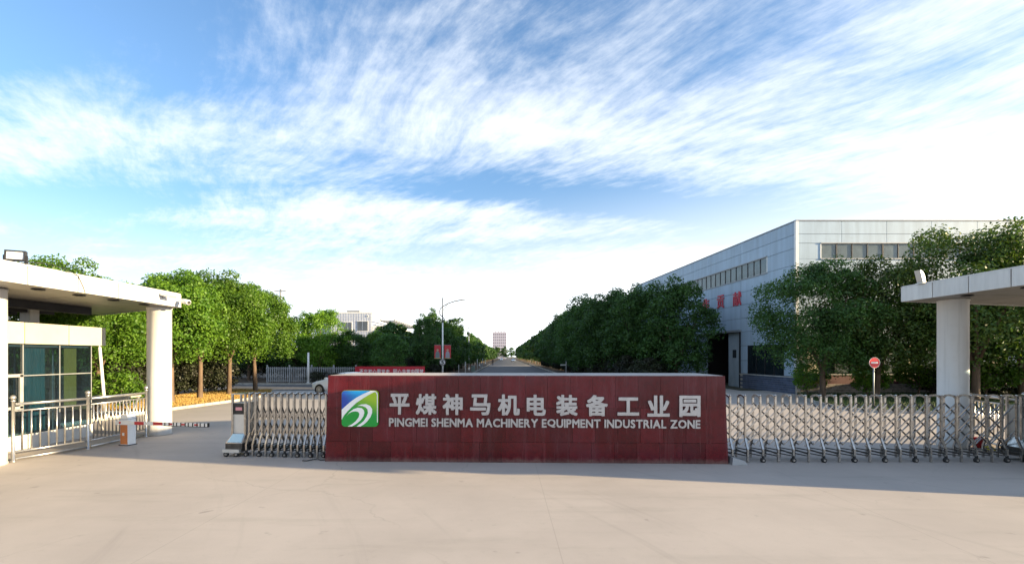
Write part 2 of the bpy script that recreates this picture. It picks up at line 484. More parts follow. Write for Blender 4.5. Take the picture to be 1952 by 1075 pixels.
# ------------------------------------------------------------------ mesh helpers
class MB:
    """collects simple shapes; build() links them as one mesh object"""
    def __init__(s):
        s.v, s.f, s.sm, s.mi = [], [], [], []
        s.cur = 0

    def face(s, idx, sm=False):
        s.f.append(tuple(idx)); s.sm.append(sm); s.mi.append(s.cur)

    def hexa(s, p):
        """8 corners: bottom ring 0-3 (counter-clockwise from above), top ring 4-7"""
        b = len(s.v)
        s.v += [tuple(q) for q in p]
        for q in ((3, 2, 1, 0), (4, 5, 6, 7), (0, 1, 5, 4), (1, 2, 6, 5), (2, 3, 7, 6), (3, 0, 4, 7)):
            s.face([b + i for i in q])
        return s

    def box(s, x0, x1, y0, y1, z0, z1):
        return s.hexa([(x0, y0, z0), (x1, y0, z0), (x1, y1, z0), (x0, y1, z0), (x0, y0, z1), (x1, y0, z1), (x1, y1, z1), (x0, y1, z1)])

    def bar(s, p, q, w, h, up=(0, 0, 1)):
        """rectangular bar from p to q, w across, h along up"""
        p, q, up = Vector(p), Vector(q), Vector(up)
        d = (q - p).normalized()
        x = d.cross(up)
        if x.length < 1e-5:
            x = d.cross(Vector((1, 0, 0)))
        x.normalize()
        y = x.cross(d).normalized()
        x *= w / 2; y *= h / 2
        return s.hexa([p - x - y, p + x - y, q + x - y, q - x - y, p - x + y, p + x + y, q + x + y, q - x + y])

    def tube(s, pts, r, n=8, caps=True):
        pts = [Vector(p) for p in pts]
        rs = r if isinstance(r, (list, tuple)) else [r] * len(pts)
        rings = []
        ref = None
        for i, p in enumerate(pts):
            d = (pts[min(i + 1, len(pts) - 1)] - pts[max(i - 1, 0)]).normalized()
            if ref is None:
                ref = Vector((0, 0, 1)) if abs(d.z) < 0.9 else Vector((1, 0, 0))
            x = d.cross(ref).normalized()
            y = x.cross(d).normalized()
            ref = y
            b = len(s.v)
            for k in range(n):
                a = 2 * math.pi * k / n
                s.v.append(tuple(p + (x * math.cos(a) + y * math.sin(a)) * rs[i]))
            rings.append(b)
        for i in range(len(rings) - 1):
            for k in range(n):
                s.face((rings[i] + k, rings[i] + (k + 1) % n, rings[i + 1] + (k + 1) % n, rings[i + 1] + k), True)
        if caps:
            s.face([rings[0] + k for k in range(n)][::-1])
            s.face([rings[-1] + k for k in range(n)])
        return s

    def lathe(s, c, prof, n=16, axis='z'):
        """prof: (radius, height) pairs round an axis through c"""
        rings = []
        for r, h in prof:
            b = len(s.v)
            for k in range(n):
                a = 2 * math.pi * k / n
                u, w = r * math.cos(a), r * math.sin(a)
                q = (u, w, h) if axis == 'z' else ((u, h, w) if axis == 'y' else (h, u, w))
                s.v.append((c[0] + q[0], c[1] + q[1], c[2] + q[2]))
            rings.append(b)
        for i in range(len(rings) - 1):
            for k in range(n):
                s.face((rings[i] + k, rings[i] + (k + 1) % n, rings[i + 1] + (k + 1) % n, rings[i + 1] + k), True)
        s.face([rings[0] + k for k in range(n)][::-1])
        s.face([rings[-1] + k for k in range(n)])
        return s

    def prism(s, poly, y0, y1, plane='xz'):
        """poly extruded; plane xz: along y, xy: along z, yz: along x"""
        def P(a, b, h):
            return (a, h, b) if plane == 'xz' else ((a, b, h) if plane == 'xy' else (h, a, b))
        n = len(poly)
        b = len(s.v)
        s.v += [P(a, c, y0) for a, c in poly] + [P(a, c, y1) for a, c in poly]
        s.face(range(b, b + n)); s.face([b + n + i for i in range(n)][::-1])
        for i in range(n):
            j = (i + 1) % n
            s.face((b + i, b + n + i, b + n + j, b + j))
        return s

    def mesh(s, name, fix=True):
        me = bpy.data.meshes.new(name)
        me.from_pydata(s.v, [], s.f)
        me.polygons.foreach_set('use_smooth', s.sm)
        me.polygons.foreach_set('material_index', s.mi)
        if fix:
            bm = bmesh.new()
            bm.from_mesh(me)
            bmesh.ops.recalc_face_normals(bm, faces=bm.faces)
            bm.to_mesh(me)
            bm.free()
        me.update()
        return me

    def build(s, name, m, parent=None, loc=(0, 0, 0), rot=(0, 0, 0), fix=True):
        return obj(name, s.mesh(name, fix), m, parent, loc, rot)


def obj(name, me, m=None, parent=None, loc=(0, 0, 0), rot=(0, 0, 0), scale=None):
    if m is not None and not me.materials:
        for q in (m if isinstance(m, (list, tuple)) else (m,)):
            me.materials.append(q)
    o = bpy.data.objects.new(name, me)
    COL.objects.link(o)
    o.parent = parent
    o.location = loc
    o.rotation_euler = rot
    if scale is not None:
        o.scale = scale if isinstance(scale, (tuple, list)) else (scale,) * 3
    return o


def tag(o, label, cat, group=None, kind=None):
    o['label'] = label
    if cat:
        o['category'] = cat
    if group:
        o['group'] = group
    if kind:
        o['kind'] = kind
    return o


def struct(o, label=None):
    o['kind'] = 'structure'
    if label:
        o['label'] = label
    return o


def thing(name, label, cat, loc=(0, 0, 0), rotz=0.0, group=None):
    o = bpy.data.objects.new(name, None)
    COL.objects.link(o)
    o.empty_display_size = 0.3
    o.location = loc
    o.rotation_euler = (0, 0, rotz)
    return tag(o, label, cat, group)


KIDS = {}


def copy_tree(o, parent=None):
    """a copy of a thing with copies of its parts and sub-parts, sharing mesh data"""
    c = o.copy()
    COL.objects.link(c)
    c.parent = parent
    for ch in [k for k in KIDS_OF(o)]:
        copy_tree(ch, c)
    return c


def KIDS_OF(o):
    if o.name not in KIDS:
        KIDS[o.name] = [k for k in SC.objects if k.parent == o]
    return KIDS[o.name]


def flat(poly, z0, z1, name, m):
    return MB().prism(poly, z0, z1, 'xy').build(name, m)


def sheet(poly, z, name, m):
    b = MB()
    b.v = [(x, y, z) for x, y in poly]
    b.face(range(len(poly)))
    me = b.mesh(name, False)
    bm = bmesh.new(); bm.from_mesh(me)
    bmesh.ops.triangulate(bm, faces=bm.faces)
    for f in bm.faces:
        if f.normal.z < 0:
            f.normal_flip()
    bm.to_mesh(me); bm.free()
    return obj(name, me, m)


def kerb(line, z1, w, name):
    """kerb stones along a line, one mesh, with a joint every metre or so"""
    b = MB()
    for (x0, y0), (x1, y1) in zip(line, line[1:]):
        L = math.hypot(x1 - x0, y1 - y0)
        n = max(1, round(L / 1.0))
        for i in range(n):
            a, c = i / n + 0.006 / L, (i + 1) / n - 0.006 / L
            b.bar((x0 + (x1 - x0) * a, y0 + (y1 - y0) * a, z1 / 2), (x0 + (x1 - x0) * c, y0 + (y1 - y0) * c, z1 / 2), w, z1)
    return struct(b.build(name, M_KERB))


# ------------------------------------------------------------------ ground
struct(sheet([(-900, -120), (900, -120), (900, 1500), (-900, 1500)], 0.0, 'ground', M_FIELD))
struct(sheet([(-60, -14), (60, -14), (60, 34), (-60, 34)], 0.004, 'forecourt', M_CONC))
struct(sheet([(-4.25, 34.0), (6.95, 34.0), (6.95, 520), (-4.25, 520)], 0.008, 'avenue', M_ASPH))
struct(sheet([(-80, 34.0), (-4.25, 34.0), (-4.25, 41.0), (-80, 41.0)], 0.010, 'side_road', M_ASPH))
struct(sheet([(6.95, 34.0), (17.0, 34.0), (17.0, 60), (6.95, 60)], 0.006, 'driveway', M_CONC))
# pale cross band over the avenue, in the forecourt material
struct(sheet([(-4.2, 118), (6.9, 118), (6.9, 126), (-4.2, 126)], 0.012, 'pale_band', M_CONC))

VL = [(-60, 16.5), (-15.75, 16.5), (-15.45, 21.6), (-14.7, 26.8), (-15.0, 30.2), (-16.3, 33.0), (-19.5, 33.8), (-60, 33.9)]
struct(flat(VL, 0.0, 0.09, 'left_verge', M_SOIL))
kerb(VL[1:7], 0.13, 0.16, 'left_kerb')
VM = [(-80, 41.3), (-17, 41.2), (-9, 41.2), (-6.2, 42.6), (-4.6, 46), (-4.55, 520), (-80, 520)]
struct(flat(VM, 0.0, 0.10, 'far_left_verge', M_SOIL))
kerb([(-30, 41.2)] + VM[1:5] + [(-4.55, 140)], 0.14, 0.16, 'far_left_kerb')
VR = [(7.3, 36), (8.2, 34.3), (12.0, 34.3), (13.2, 36), (13.4, 46), (60, 60), (60, 520), (7.25, 520)]
struct(flat(VR, 0.0, 0.10, 'right_verge', M_SOIL))
kerb([(7.25, 140), (7.3, 36), (8.2, 34.3), (12.0, 34.3), (13.2, 36)], 0.14, 0.16, 'right_kerb')
LW = [(18.9, 30.6), (18.0, 29.0), (16.4, 25.0), (15.85, 22.2), (16.5, 20.8), (18.6, 20.3), (30, 20.0), (55, 20.0), (55, 30.6)]
struct(flat(LW, 0.0, 0.09, 'right_lawn', M_TURF))
kerb(LW[1:7], 0.13, 0.15, 'right_lawn_kerb')


def inside(poly, x, y):
    c = False
    j = len(poly) - 1
    for i in range(len(poly)):
        xi, yi = poly[i]; xj, yj = poly[j]
        if (yi > y) != (yj > y) and x < (xj - xi) * (y - yi) / (yj - yi) + xi:
            c = not c
        j = i
    return c


def grass(name, poly, bounds, n, z, h, m, label, seed):
    rng = random.Random(seed)
    b = MB()
    k = 0
    while k < n:
        x, y = rng.uniform(*bounds[0]), rng.uniform(*bounds[1])
        if not inside(poly, x, y):
            continue
        k += 1
        for _ in range(3):
            a = rng.uniform(0, 6.28)
            hh = h * rng.uniform(0.5, 1.2)
            w = 0.014
            ox, oy = rng.uniform(-.06, .06), rng.uniform(-.06, .06)
            lx, ly = rng.uniform(-.6, .6) * hh, rng.uniform(-.6, .6) * hh
            i = len(b.v)
            b.v += [(x + ox - w * math.cos(a), y + oy - w * math.sin(a), z), (x + ox + w * math.cos(a), y + oy + w * math.sin(a), z), (x + ox + lx, y + oy + ly, z + hh)]
            b.face((i, i + 1, i + 2))
    o = b.build(name, m, fix=False)
    o['kind'] = 'stuff'
    o['label'] = label
    o['category'] = 'grass'
    return o


grass('dry_grass', VL, ((-19.5, -14.6), (21.0, 33.7)), 8000, 0.088, 0.16, M_STRAW, 'dry yellow grass strip under the row of left trees', 3)
grass('lawn_grass', LW, ((15.9, 34), (20.1, 30.4)), 9000, 0.088, 0.13, M_GRASS, 'dark green lawn behind the right sliding gate', 4)

# ------------------------------------------------------------------ gate canopies and booths
def canopy_slab(root, edge_x, y0, y1, back, side, outer, joint, y0o=None):
    """flat roof: side=+1 for the left canopy (road edge on +x), -1 for the right one"""
    zb, zt = 4.05, 4.45
    # back edge line from (edge_x, y1) to (outer, back)
    def yb(x):
        return y1 + (back - y1) * (x - edge_x) / (outer - edge_x)
    y0o = y0 if y0o is None else y0o
    def yf(x):
        return y0 + (y0o - y0) * (x - edge_x) / (outer - edge_x)
    g = 0.006
    core = MB()
    xe = edge_x - side * 0.05
    core.prism([(xe, y0 + .03), (xe, yb(xe) - .05), (outer, back - .05), (outer, y0o + .03)], zb + 0.03, zt - 0.02, 'xy')
    core.build('roof_slab', M_DARK, root)
    MB().prism([(edge_x, y0), (edge_x, y1), (outer, back), (outer, y0o)], zt - 0.015, zt + 0.02, 'xy').build('roof_sheet', M_WHITE, root)
    # fascia panels on the road edge
    n = int((y1 - y0) / joint)
    d = (y1 - y0) / n
    g = 0.014
    for i in range(n):
        b = MB().box(min(edge_x, edge_x - side * .04), max(edge_x, edge_x - side * .04), y0 + i * d + g, y0 + (i + 1) * d - g, zb - 0.012, zt - 0.018)
        b.build('fascia_panel', M_WHITE, root)
    # fascia on the slanted back edge
    L = math.hypot(outer - edge_x, back - y1)
    n = int(L / 1.25)
    for i in range(n):
        a, c = (i + .006) / n, (i + 1 - .006) / n
        p = (edge_x + (outer - edge_x) * a, y1 + (back - y1) * a, (zb + zt) / 2 - .015)
        q = (edge_x + (outer - edge_x) * c, y1 + (back - y1) * c, (zb + zt) / 2 - .015)
        MB().bar(p, q, 0.04, zt - zb - .008).build('fascia_panel', M_WHITE, root)
    # soffit: strips running with the road, cut by the back edge
    w = 1.18
    k = 0
    x = edge_x - side * 0.05
    while (x - outer) * side > 0.3:
        x2 = x - side * (0.98 if k == 0 else w)
        if (x2 - outer) * side < 0.3:
            x2 = outer
        m = 4
        ya = y0
        for j in range(m):
            f0, f1 = j / m, (j + 1) / m
            def yy(xx, f):
                return yf(xx) + (yb(xx) - 0.06 - yf(xx)) * f
            z0 = zb - 0.004 if k == 0 else zb + 0.012
            s1, s2 = (x - side * g, x2 + side * g)
            pts = [(s1, yy(s1, f0) + g), (s1, yy(s1, f1) - g), (s2, yy(s2, f1) - g), (s2, yy(s2, f0) + g)]
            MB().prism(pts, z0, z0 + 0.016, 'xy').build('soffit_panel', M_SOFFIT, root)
        x = x2
        k += 1


def column(root, x, y, r=0.33, h=4.046):
    b = MB().lathe((x, y, 0), [(r + .012, 0.002), (r + .012, 0.05), (r, 0.055), (r, h - .06), (r + .015, h - .055), (r + .015, h)], 40)
    return b.build('column', M_COLUMN, root)


lc = thing('gate_canopy', 'white panelled gate canopy on round columns over the left booth', 'canopy', (-11.3, 12.0, 0), group='gate canopies beside the entrance')
lc_off = Vector((11.3, -12.0, 0))


def shift(root, off):
    for o in [k for k in SC.objects if k.parent == root]:
        o.location = Vector(o.location) + off


canopy_slab(lc, -10.28, 3.0, 14.95, 20.2, 1, -19.4, 1.19)
column(lc, -11.80, 10.75)
column(lc, -11.02, 15.05)
for y in (10.9, 11.95, 13.0, 14.1):
    MB().lathe((-10.78, y, 4.046), [(0.10, 0), (0.13, -0.012), (0.13, -0.03), (0.085, -0.034), (0.08, -0.02)], 16).build('downlight', M_BLACK, lc)
for x in (-13.4, -14.6, -15.8, -17.0):
    MB().box(x - .09, x + .09, 5, 15.2, 3.82, 4.05).build('ceiling_beam', M_DARK, lc)
MB().box(-14.75, -14.45, 14.35, 14.65, 3.40, 4.05).build('support_post', M_COLUMN, lc)
shift(lc, lc_off)

rc = thing('gate_canopy', 'grey shaded gate canopy with one round column at the right edge', 'canopy', (12.3, 13.0, 0), group='gate canopies beside the entrance')
canopy_slab(rc, 11.25, 7.6, 13.4, 15.4, -1, 19.0, 0.96, 5.9)  # unseen front edge slanted to throw shade on the sign wall foot
column(rc, 12.28, 12.95)
column(rc, 12.5, 8.6)
for y in (9.2, 10.6, 12.0):
    MB().lathe((11.75, y, 4.046), [(0.10, 0), (0.13, -0.012), (0.13, -0.03), (0.085, -0.034), (0.08, -0.02)], 16).build('downlight', M_BLACK, rc)
shift(rc, Vector((-12.3, -13.0, 0)))


def booth(label, x_face, y0, y1, depth, side, group):
    """glass gatehouse; side=+1 when the road lies on +x of it"""
    t = thing('gatehouse', label, 'gatehouse', (x_face - side * depth / 2, (y0 + y1) / 2, 0), group=group)
    ox, oy = t.location.x, t.location.y
    F = lambda x, y, z: (x - ox, y - oy, z)
    def bx(xa, xb, ya, yb, za, zb, name, m):
        b = MB().box(min(xa, xb) - ox, max(xa, xb) - ox, ya - oy, yb - oy, za, zb)
        return b.build(name, m, t)
    xi = x_face - side * depth
    bx(xi, x_face, y0, y1, 0.0, 0.12, 'floor_slab', M_CONC)
    bx(xi - side * .05, xi + side * .15, y0, y1, 0.12, 2.83, 'wall', M_COLUMN)
    bx(xi, x_face, y0, y0 + .15, 0.12, 2.83, 'wall', M_COLUMN)
    bx(xi - side * .25, x_face + side * .10, y0 - .2, y1 + .40, 3.30, 3.36, 'roof', M_WHITE)
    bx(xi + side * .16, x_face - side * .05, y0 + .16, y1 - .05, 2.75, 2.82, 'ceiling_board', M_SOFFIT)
    # parapet panels, road side and far end
    n = 5
    d = (y1 + .40 - y0 + .2) / n
    for i in range(n):
        bx(x_face + side * .06, x_face + side * .12, y0 - .2 + i * d + .010, y0 - .2 + (i + 1) * d - .010, 2.83, 3.40, 'parapet_panel', M_PARAPET)
    L = abs(x_face - xi) + .2
    for i in range(3):
        xa = x_face + side * .055 - side * L * i / 3
        xb = x_face + side * .055 - side * (L * (i + 1) / 3 - .01)
        bx(xa, xb, y1 + .34, y1 + .40, 2.83, 3.40, 'parapet_panel', M_PARAPET)
        bx(xa, xb, y0 - .2, y0 - .14, 2.83, 3.40, 'parapet_panel', M_PARAPET)
    # plinth tiles
    n = int((y1 - y0) / .45)
    d = (y1 - y0) / n
    for i in range(n):
        bx(x_face, x_face + side * .05, y0 + i * d + .004, y0 + (i + 1) * d - .004, 0.0, 0.38, 'plinth_tile', M_WHITE)
    # glazing
    ys = [y0 + .15]
    y = y1 - 1.05
    st = []
    while y > y0 + .4:
        st.append(y); y -= 1.05
    ys = ys + st[::-1] + [y1]
    for a, c in zip(ys, ys[1:]):
        for za, zb in ((0.38, 1.955), (1.985, 2.83)):
            bx(x_face - side * .012, x_face, a + .014, c - .014, za, zb, 'window_pane', M_GLASS_D)
        bx(x_face - side * .03, x_face + side * .006, c - .012, c + .012, 0.38, 2.83, 'mullion', M_TRIM)
    bx(x_face - side * .025, x_face + side * .008, y0 + .15, y1, 1.957, 1.983, 'transom', M_TRIM)
    m = 3
    for i in range(m):
        xa, xb = x_face - side * depth * i / m - side * .016, x_face - side * depth * (i + 1) / m + side * .016
        for za, zb in ((0.12, 1.955), (1.985, 2.83)):
            bx(xa, xb, y1 - .012, y1, za, zb, 'window_pane', M_GLASS_D)
        if i:
            bx(xa + side * .003, xa + side * .029, y1 - .03, y1 + .012, 0.12, 2.83, 'mullion', M_TRIM)
    return t, bx


lb, bx = booth('dark glass gatehouse with white parapet under the left canopy', -13.0, 9.0, 14.83, 3.6, 1, 'gatehouses')
# casement by the corner pillar, curtains inside
for q in ((11.62, 11.68, 1.10, 2.0), (12.60, 12.68, 1.10, 2.0), (11.62, 12.68, 1.94, 2.02), (11.62, 12.68, 1.08, 1.16)):
    bx(-12.985, -12.94, q[0], q[1], q[2], q[3], 'casement_frame', M_ALU)


def curtain(root, x, ya, yb, za, zb, m, amp):
    b = MB()
    n = 28
    for i in range(n + 1):
        y = ya + (yb - ya) * i / n
        dx = amp * math.sin(i * 1.7) + amp * .5 * math.sin(i * .6)
        b.v += [(x + dx, y, za), (x + dx * .6, y, zb)]
    for i in range(n):
        b.face((2 * i, 2 * i + 2, 2 * i + 3, 2 * i + 1), True)
    o = b.build('curtain', m, root, fix=False)
    o.location = -Vector(root.location)
    return o


curtain(lb, -13.2, 12.93, 13.55, .42, 2.74, M_TEAL, .03)
curtain(lb, -13.16, 14.08, 14.50, .95, 2.74, M_YELLOW, .012)
bx(-15.2, -13.7, 12.9, 13.5, 0.12, 0.9, 'desk', M_TAN)

booth('glass gatehouse beneath the right gate canopy beyond the picture edge', 14.7, 7.3, 11.9, 3.6, -1, 'gatehouses')  # out of view; built for the shade it throws over the gates

# floodlights and cameras on the canopies
fl = thing('floodlight', 'square floodlight with grey frame on the left canopy edge', 'floodlight', (-10.42, 10.05, 4.47))
FR = (R(-6), 0, R(24))
MB().box(-.17, .17, -.03, .04, .05, .27).build('housing', M_DARK, fl, rot=FR)
MB().box(-.14, .14, -.034, -.03, .08, .24).build('lens', M_LAMP, fl, rot=FR)
b = MB()
for q in ((-.17, -.142, .05, .27), (.142, .17, .05, .27), (-.142, .142, .05, .078), (-.142, .142, .242, .27)):
    b.box(q[0], q[1], -.055, -.03, q[2], q[3])
b.build('frame', M_DARK, fl, rot=FR)
b = MB()
for s in (-1, 1):
    b.bar((s * .19, 0, 0), (s * .19, 0, .17), .025, .03)
b.bar((-.2, 0, .01), (.2, 0, .01), .05, .02)
b.build('bracket', M_DARK, fl, rot=(0, 0, R(20)))
MB().tube([(.2, 0, .02), (.35, .3, .06), (.28, .8, .04), (.155, 1.3, -.04), (.15, 1.45, -.3), (.15, 1.5, -.43)], .008, 5).build('cable', M_BLACK, fl)

cc = thing('security_camera', 'white bullet security camera at the tip of the left canopy', 'camera', (-10.0, 14.75, 4.20))
MB().lathe((0, 0, 0), [(.02, -.10), (.075, -.10), (.08, .0), (.08, .18), (.06, .2)], 16, 'x').build('body', M_WPAINT, cc, rot=(0, R(12), R(-25)))
MB().bar((-.26, 0, .02), (0, 0, .0), .04, .04).build('arm', M_WPAINT, cc)
MB().lathe((0, 0, 0), [(.055, .2), (.055, .206)], 16, 'x').build('lens', M_BLACK, cc, rot=(0, R(12), R(-25)))
sl = thing('spotlight', 'flat grey spotlight fixed to the left canopy near its tip', 'spotlight', (-10.2, 14.15, 4.33))
MB().box(-.02, .26, -.15, .15, -.03, .03).build('housing', M_ALU, sl, rot=(0, R(14), 0))
MB().box(.0, .24, -.13, .13, -.036, -.03).build('lens', M_LAMP, sl, rot=(0, R(14), 0))
MB().bar((-.08, 0, -.06), (.02, 0, -.02), .05, .02).build('bracket', M_DARK, sl)

fr = thing('floodlight', 'white curved floodlight housing standing on the right canopy corner', 'floodlight', (11.2, 12.75, 4.47))
b = MB()
prof = [(-.12, .42), (-.05, .40), (.03, .32), (.09, .2), (.12, .05), (.13, 0), (.02, 0), (.0, .05), (-.06, .22)]
b.prism(prof, -.13, .13, 'xz')
h_ = b.build('housing', M_ALU, fr, rot=(0, 0, R(10)))
h_.scale = (.75, .62, .8)
MB().box(-.03, .15, -.1, .1, -.02, .0).build('bracket', M_ALU, fr)

# ------------------------------------------------------------------ stainless railings
def railing(label, pts, spacing, first_post=True, group='stainless railings'):
    o = pts[0]
    t = thing('railing', label, 'railing', (o[0], o[1], 0), group=group)
    me_post = None
    bal = {}
    for i, p in enumerate(pts):
        if i == 0 and not first_post:
            continue
        if me_post is None:
            m = MB().lathe((0, 0, 0), [(.055, .002), (.055, .02), (.034, .03), (.034, 1.42), (.05, 1.43), (.05, 1.455), (.03, 1.465)], 14)
            m.lathe((0, 0, 1.52), [(.012, -.062), (.04, -.045), (.058, -.015), (.058, .015), (.04, .045), (.012, .06)], 14)
            me_post = m.mesh('post')
        obj('post', me_post, M_RAIL, t, (p[0] - o[0], p[1] - o[1], 0))
    for a, c in zip(pts, pts[1:]):
        A = Vector((a[0] - o[0], a[1] - o[1], 0)); B = Vector((c[0] - o[0], c[1] - o[1], 0))
        d = (B - A); L = d.length; d.normalize()
        A2, B2 = A + d * .03, B - d * .03
        for z, r in ((1.36, .036), (1.20, .023), (.235, .023), (.07, .030)):
            MB().tube([A2 + Vector((0, 0, z)), B2 + Vector((0, 0, z))], r, 10).build('rail', M_RAIL, t)
        n = int(L / spacing)
        me = MB().tube([(0, 0, .245), (0, 0, 1.19)], .018, 7).mesh('baluster')
        for k in range(1, n):
            q = A + d * (L * k / n)
            obj('baluster', me, M_RAIL, t, q)
    return t


railing('stainless railing with ball topped posts beside the left booth', [(-11.62, 11.15), (-11.18, 12.65)], .165)
railing('stainless railing of close bars reaching the tall left column', [(-11.18, 12.70), (-11.12, 14.62)], .115, first_post=False)
railing('stainless railing with ball topped post behind the right column', [(13.95, 14.35), (13.2, 12.0), (12.95, 9.6)], .16)

# ------------------------------------------------------------------ barrier
bt = thing('barrier_gate', 'white and orange boom barrier cabinet with red striped lowered arm', 'barrier', (-10.62, 13.3, 0), R(-10))
m = MB()
m.prism([(-.125, .0), (.125, .0), (.125, .80), (.09, .86), (-.09, .86), (-.125, .80)], -.12, .12, 'xz')
m.build('cabinet', M_WPAINT, bt)
MB().box(-.15, .15, -.145, .145, .0, .025).build('base_plate', M_DARK, bt)
MB().box(-.127, .127, -.122, .122, .735, .742).build('lid_seam', M_DARK, bt)
MB().box(.1255, .129, -.07, .07, .10, .55).build('service_door', M_WPAINT, bt)
MB().box(-.115, .115, -.126, -.121, .04, .60).build('cabinet_panel', M_ORANGE, bt)
MB().box(-.05, .02, -.13, -.1262, .28, .36).build('lock_plate', M_WPAINT, bt)
MB().box(-.16, .34, -.235, -.122, .60, .72).build('arm_holder', M_WPAINT, bt)
MB().lathe((.0, -.235, .66), [(.03, -.012), (.03, 0)], 12, 'y').build('pivot', M_REDP, bt)
arm = MB().box(.34, 2.75, -.225, -.18, .61, .70).build('arm', M_WPAINT, bt)
arm.location = (0, 0, 0)
me = MB().box(0, .30, -.2275, -.1775, .612, .699).mesh('red_stripe')
for i, x in enumerate((.46, 1.06)):
    obj('red_stripe', me, M_REDP, arm, (x, 0, 0))
for i, x in enumerate((1.55, 1.95, 2.35)):
    obj('red_stripe', MB().box(0, .12, -.2275, -.1775, .63, .68).mesh('red_stripe'), M_REDP, arm, (x, 0, 0))
me = MB().box(0, .035, -.228, -.177, .609, .702).mesh('dark_band')
for i in range(11):
    obj('dark_band', me, M_BLACK, arm, (1.42 + i * .122 + (i % 3) * .012, 0, 0))
MB().box(1.38, 2.75, -.23, -.175, .598, .612).build('rubber_edge', M_BLACK, arm)
MB().box(2.75, 2.775, -.23, -.175, .60, .71).build('end_cap', M_BLACK, arm)

# ------------------------------------------------------------------ retractable gates
def post_mesh(caster):
    """front leg: upright, a knee that swings out towards the street, then a foot"""
    w = .042
    m = MB()
    m.bar((0, -.165, .545), (0, -.165, 1.545), w, w, (0, 1, 0))
    m.bar((0, -.165, .56), (0, -.285, .30), w, w * .9, (0, 1, .5))
    m.bar((0, -.285, .315), (0, -.285, .15 if caster else .012), w, w, (0, 1, 0))
    m.lathe((0, -.165, 1.545), [(.026, 0), (.026, .03), (.012, .04)], 8)
    return m.mesh('front_leg')


def caster_mesh():
    m = MB()
    m.box(-.018, .018, -.31, -.26, .09, .16)
    m.lathe((0, -.285, .056), [(.02, -.035), (.055, -.03), (.055, .03), (.02, .035)], 14, 'y')
    return m.mesh('caster')


def hub_mesh():
    return MB().lathe((0, -.285, .056), [(.028, -.039), (.03, -.036)], 10, 'y').mesh('hub')


def back_mesh():
    m = MB()
    w = .04
    m.bar((0, .165, .545), (0, .165, 1.53), w, w, (0, 1, 0))
    m.bar((0, .165, .56), (0, .27, .30), w, w, (0, 1, 0))
    m.bar((0, .27, .31), (0, .27, .012), w, w, (0, 1, 0))
    return m.mesh('back_leg')


def arch_mesh():
    m = MB()
    pts = [(0, -.165, 1.50), (0, -.10, 1.545), (0, 0, 1.56), (0, .10, 1.545), (0, .165, 1.50)]
    for p, q in zip(pts, pts[1:]):
        m.bar(p, q, .045, .04, (0, .1, 1))
    return m.mesh('top_arch')


G_LEG, G_LEGC, G_CAST, G_HUB, G_BACK, G_ARCH = post_mesh(False), post_mesh(True), caster_mesh(), hub_mesh(), back_mesh(), arch_mesh()
G_CROSS = MB().bar((0, -.285, .2), (0, .27, .2), .03, .03).mesh('floor_tie')


def gate(label, x0, x1, y0, y1, n, lev, rise):
    t = thing('sliding_gate', label, 'gate', (x0, y0, 0), math.atan2(y1 - y0, x1 - x0), 'retractable lattice gates beside the sign wall')
    L = math.hypot(x1 - x0, y1 - y0)
    d = L / n
    sx = d
    frames = []
    me_r = MB().bar((0, -.135, 0), (sx, -.135, rise), .02, .03, (0, 0, 1)).mesh('lattice_bar')
    me_r2 = MB().bar((0, .115, 0), (sx, .115, rise), .02, .026, (0, 0, 1)).mesh('lattice_bar')
    me_f = MB().bar((0, -.105, rise), (sx, -.105, 0), .02, .034, (0, 0, 1)).mesh('lattice_bar')
    me_f2 = MB().bar((0, .14, rise), (sx, .14, 0), .02, .03, (0, 0, 1)).mesh('lattice_bar')
    mk = MB()
    for z in (.15, .22):
        mk.bar((0, -.26, z), (sx, .24, z + .03), .022, .022)
        mk.bar((0, .24, z + .03), (sx, -.26, z), .022, .022)
    me_k = mk.mesh('floor_linkage')
    pv = MB()
    for z in lev:
        pv.lathe((0, -.16, z + rise), [(.018, 0), (.018, .05)], 8, 'y')
    for i in range(n + 1):
        x = i * d
        fr = bpy.data.objects.new('gate_frame', None)
        COL.objects.link(fr)
        fr.parent = t
        fr.location = (x, 0, 0)
        c = i % 2 == 0
        obj('front_leg', G_LEGC if c else G_LEG, M_STEEL, fr)
        obj('back_leg', G_BACK, M_STEEL, fr)
        obj('top_arch', G_ARCH, M_STEEL, fr)
        obj('floor_tie', G_CROSS, M_STEEL_D, fr)
        if c:
            obj('caster', G_CAST, M_TYRE, fr)
            obj('hub', G_HUB, M_STEEL, fr)
        if i < n:
            for z in lev:
                obj('lattice_bar', me_r, M_STEEL, t, (x, 0, z))
                obj('lattice_bar', me_r2, M_STEEL, t, (x, 0, z - .02))
                obj('lattice_bar', me_f2, M_STEEL_D, t, (x, 0, z))
            obj('floor_linkage', me_k, M_STEEL_D, t, (x, 0, 0))
    return t


gl = gate('closed up stainless lattice gate with drive head left of the sign wall', -6.42, -4.42, 12.05, 11.86, 12, (.42, .80), .42)
gr = gate('pulled out stainless lattice gate crossing the driveway right of the sign wall', 5.34, 12.15, 11.38, 11.38, 19, (.36, .68, 1.0), .35)


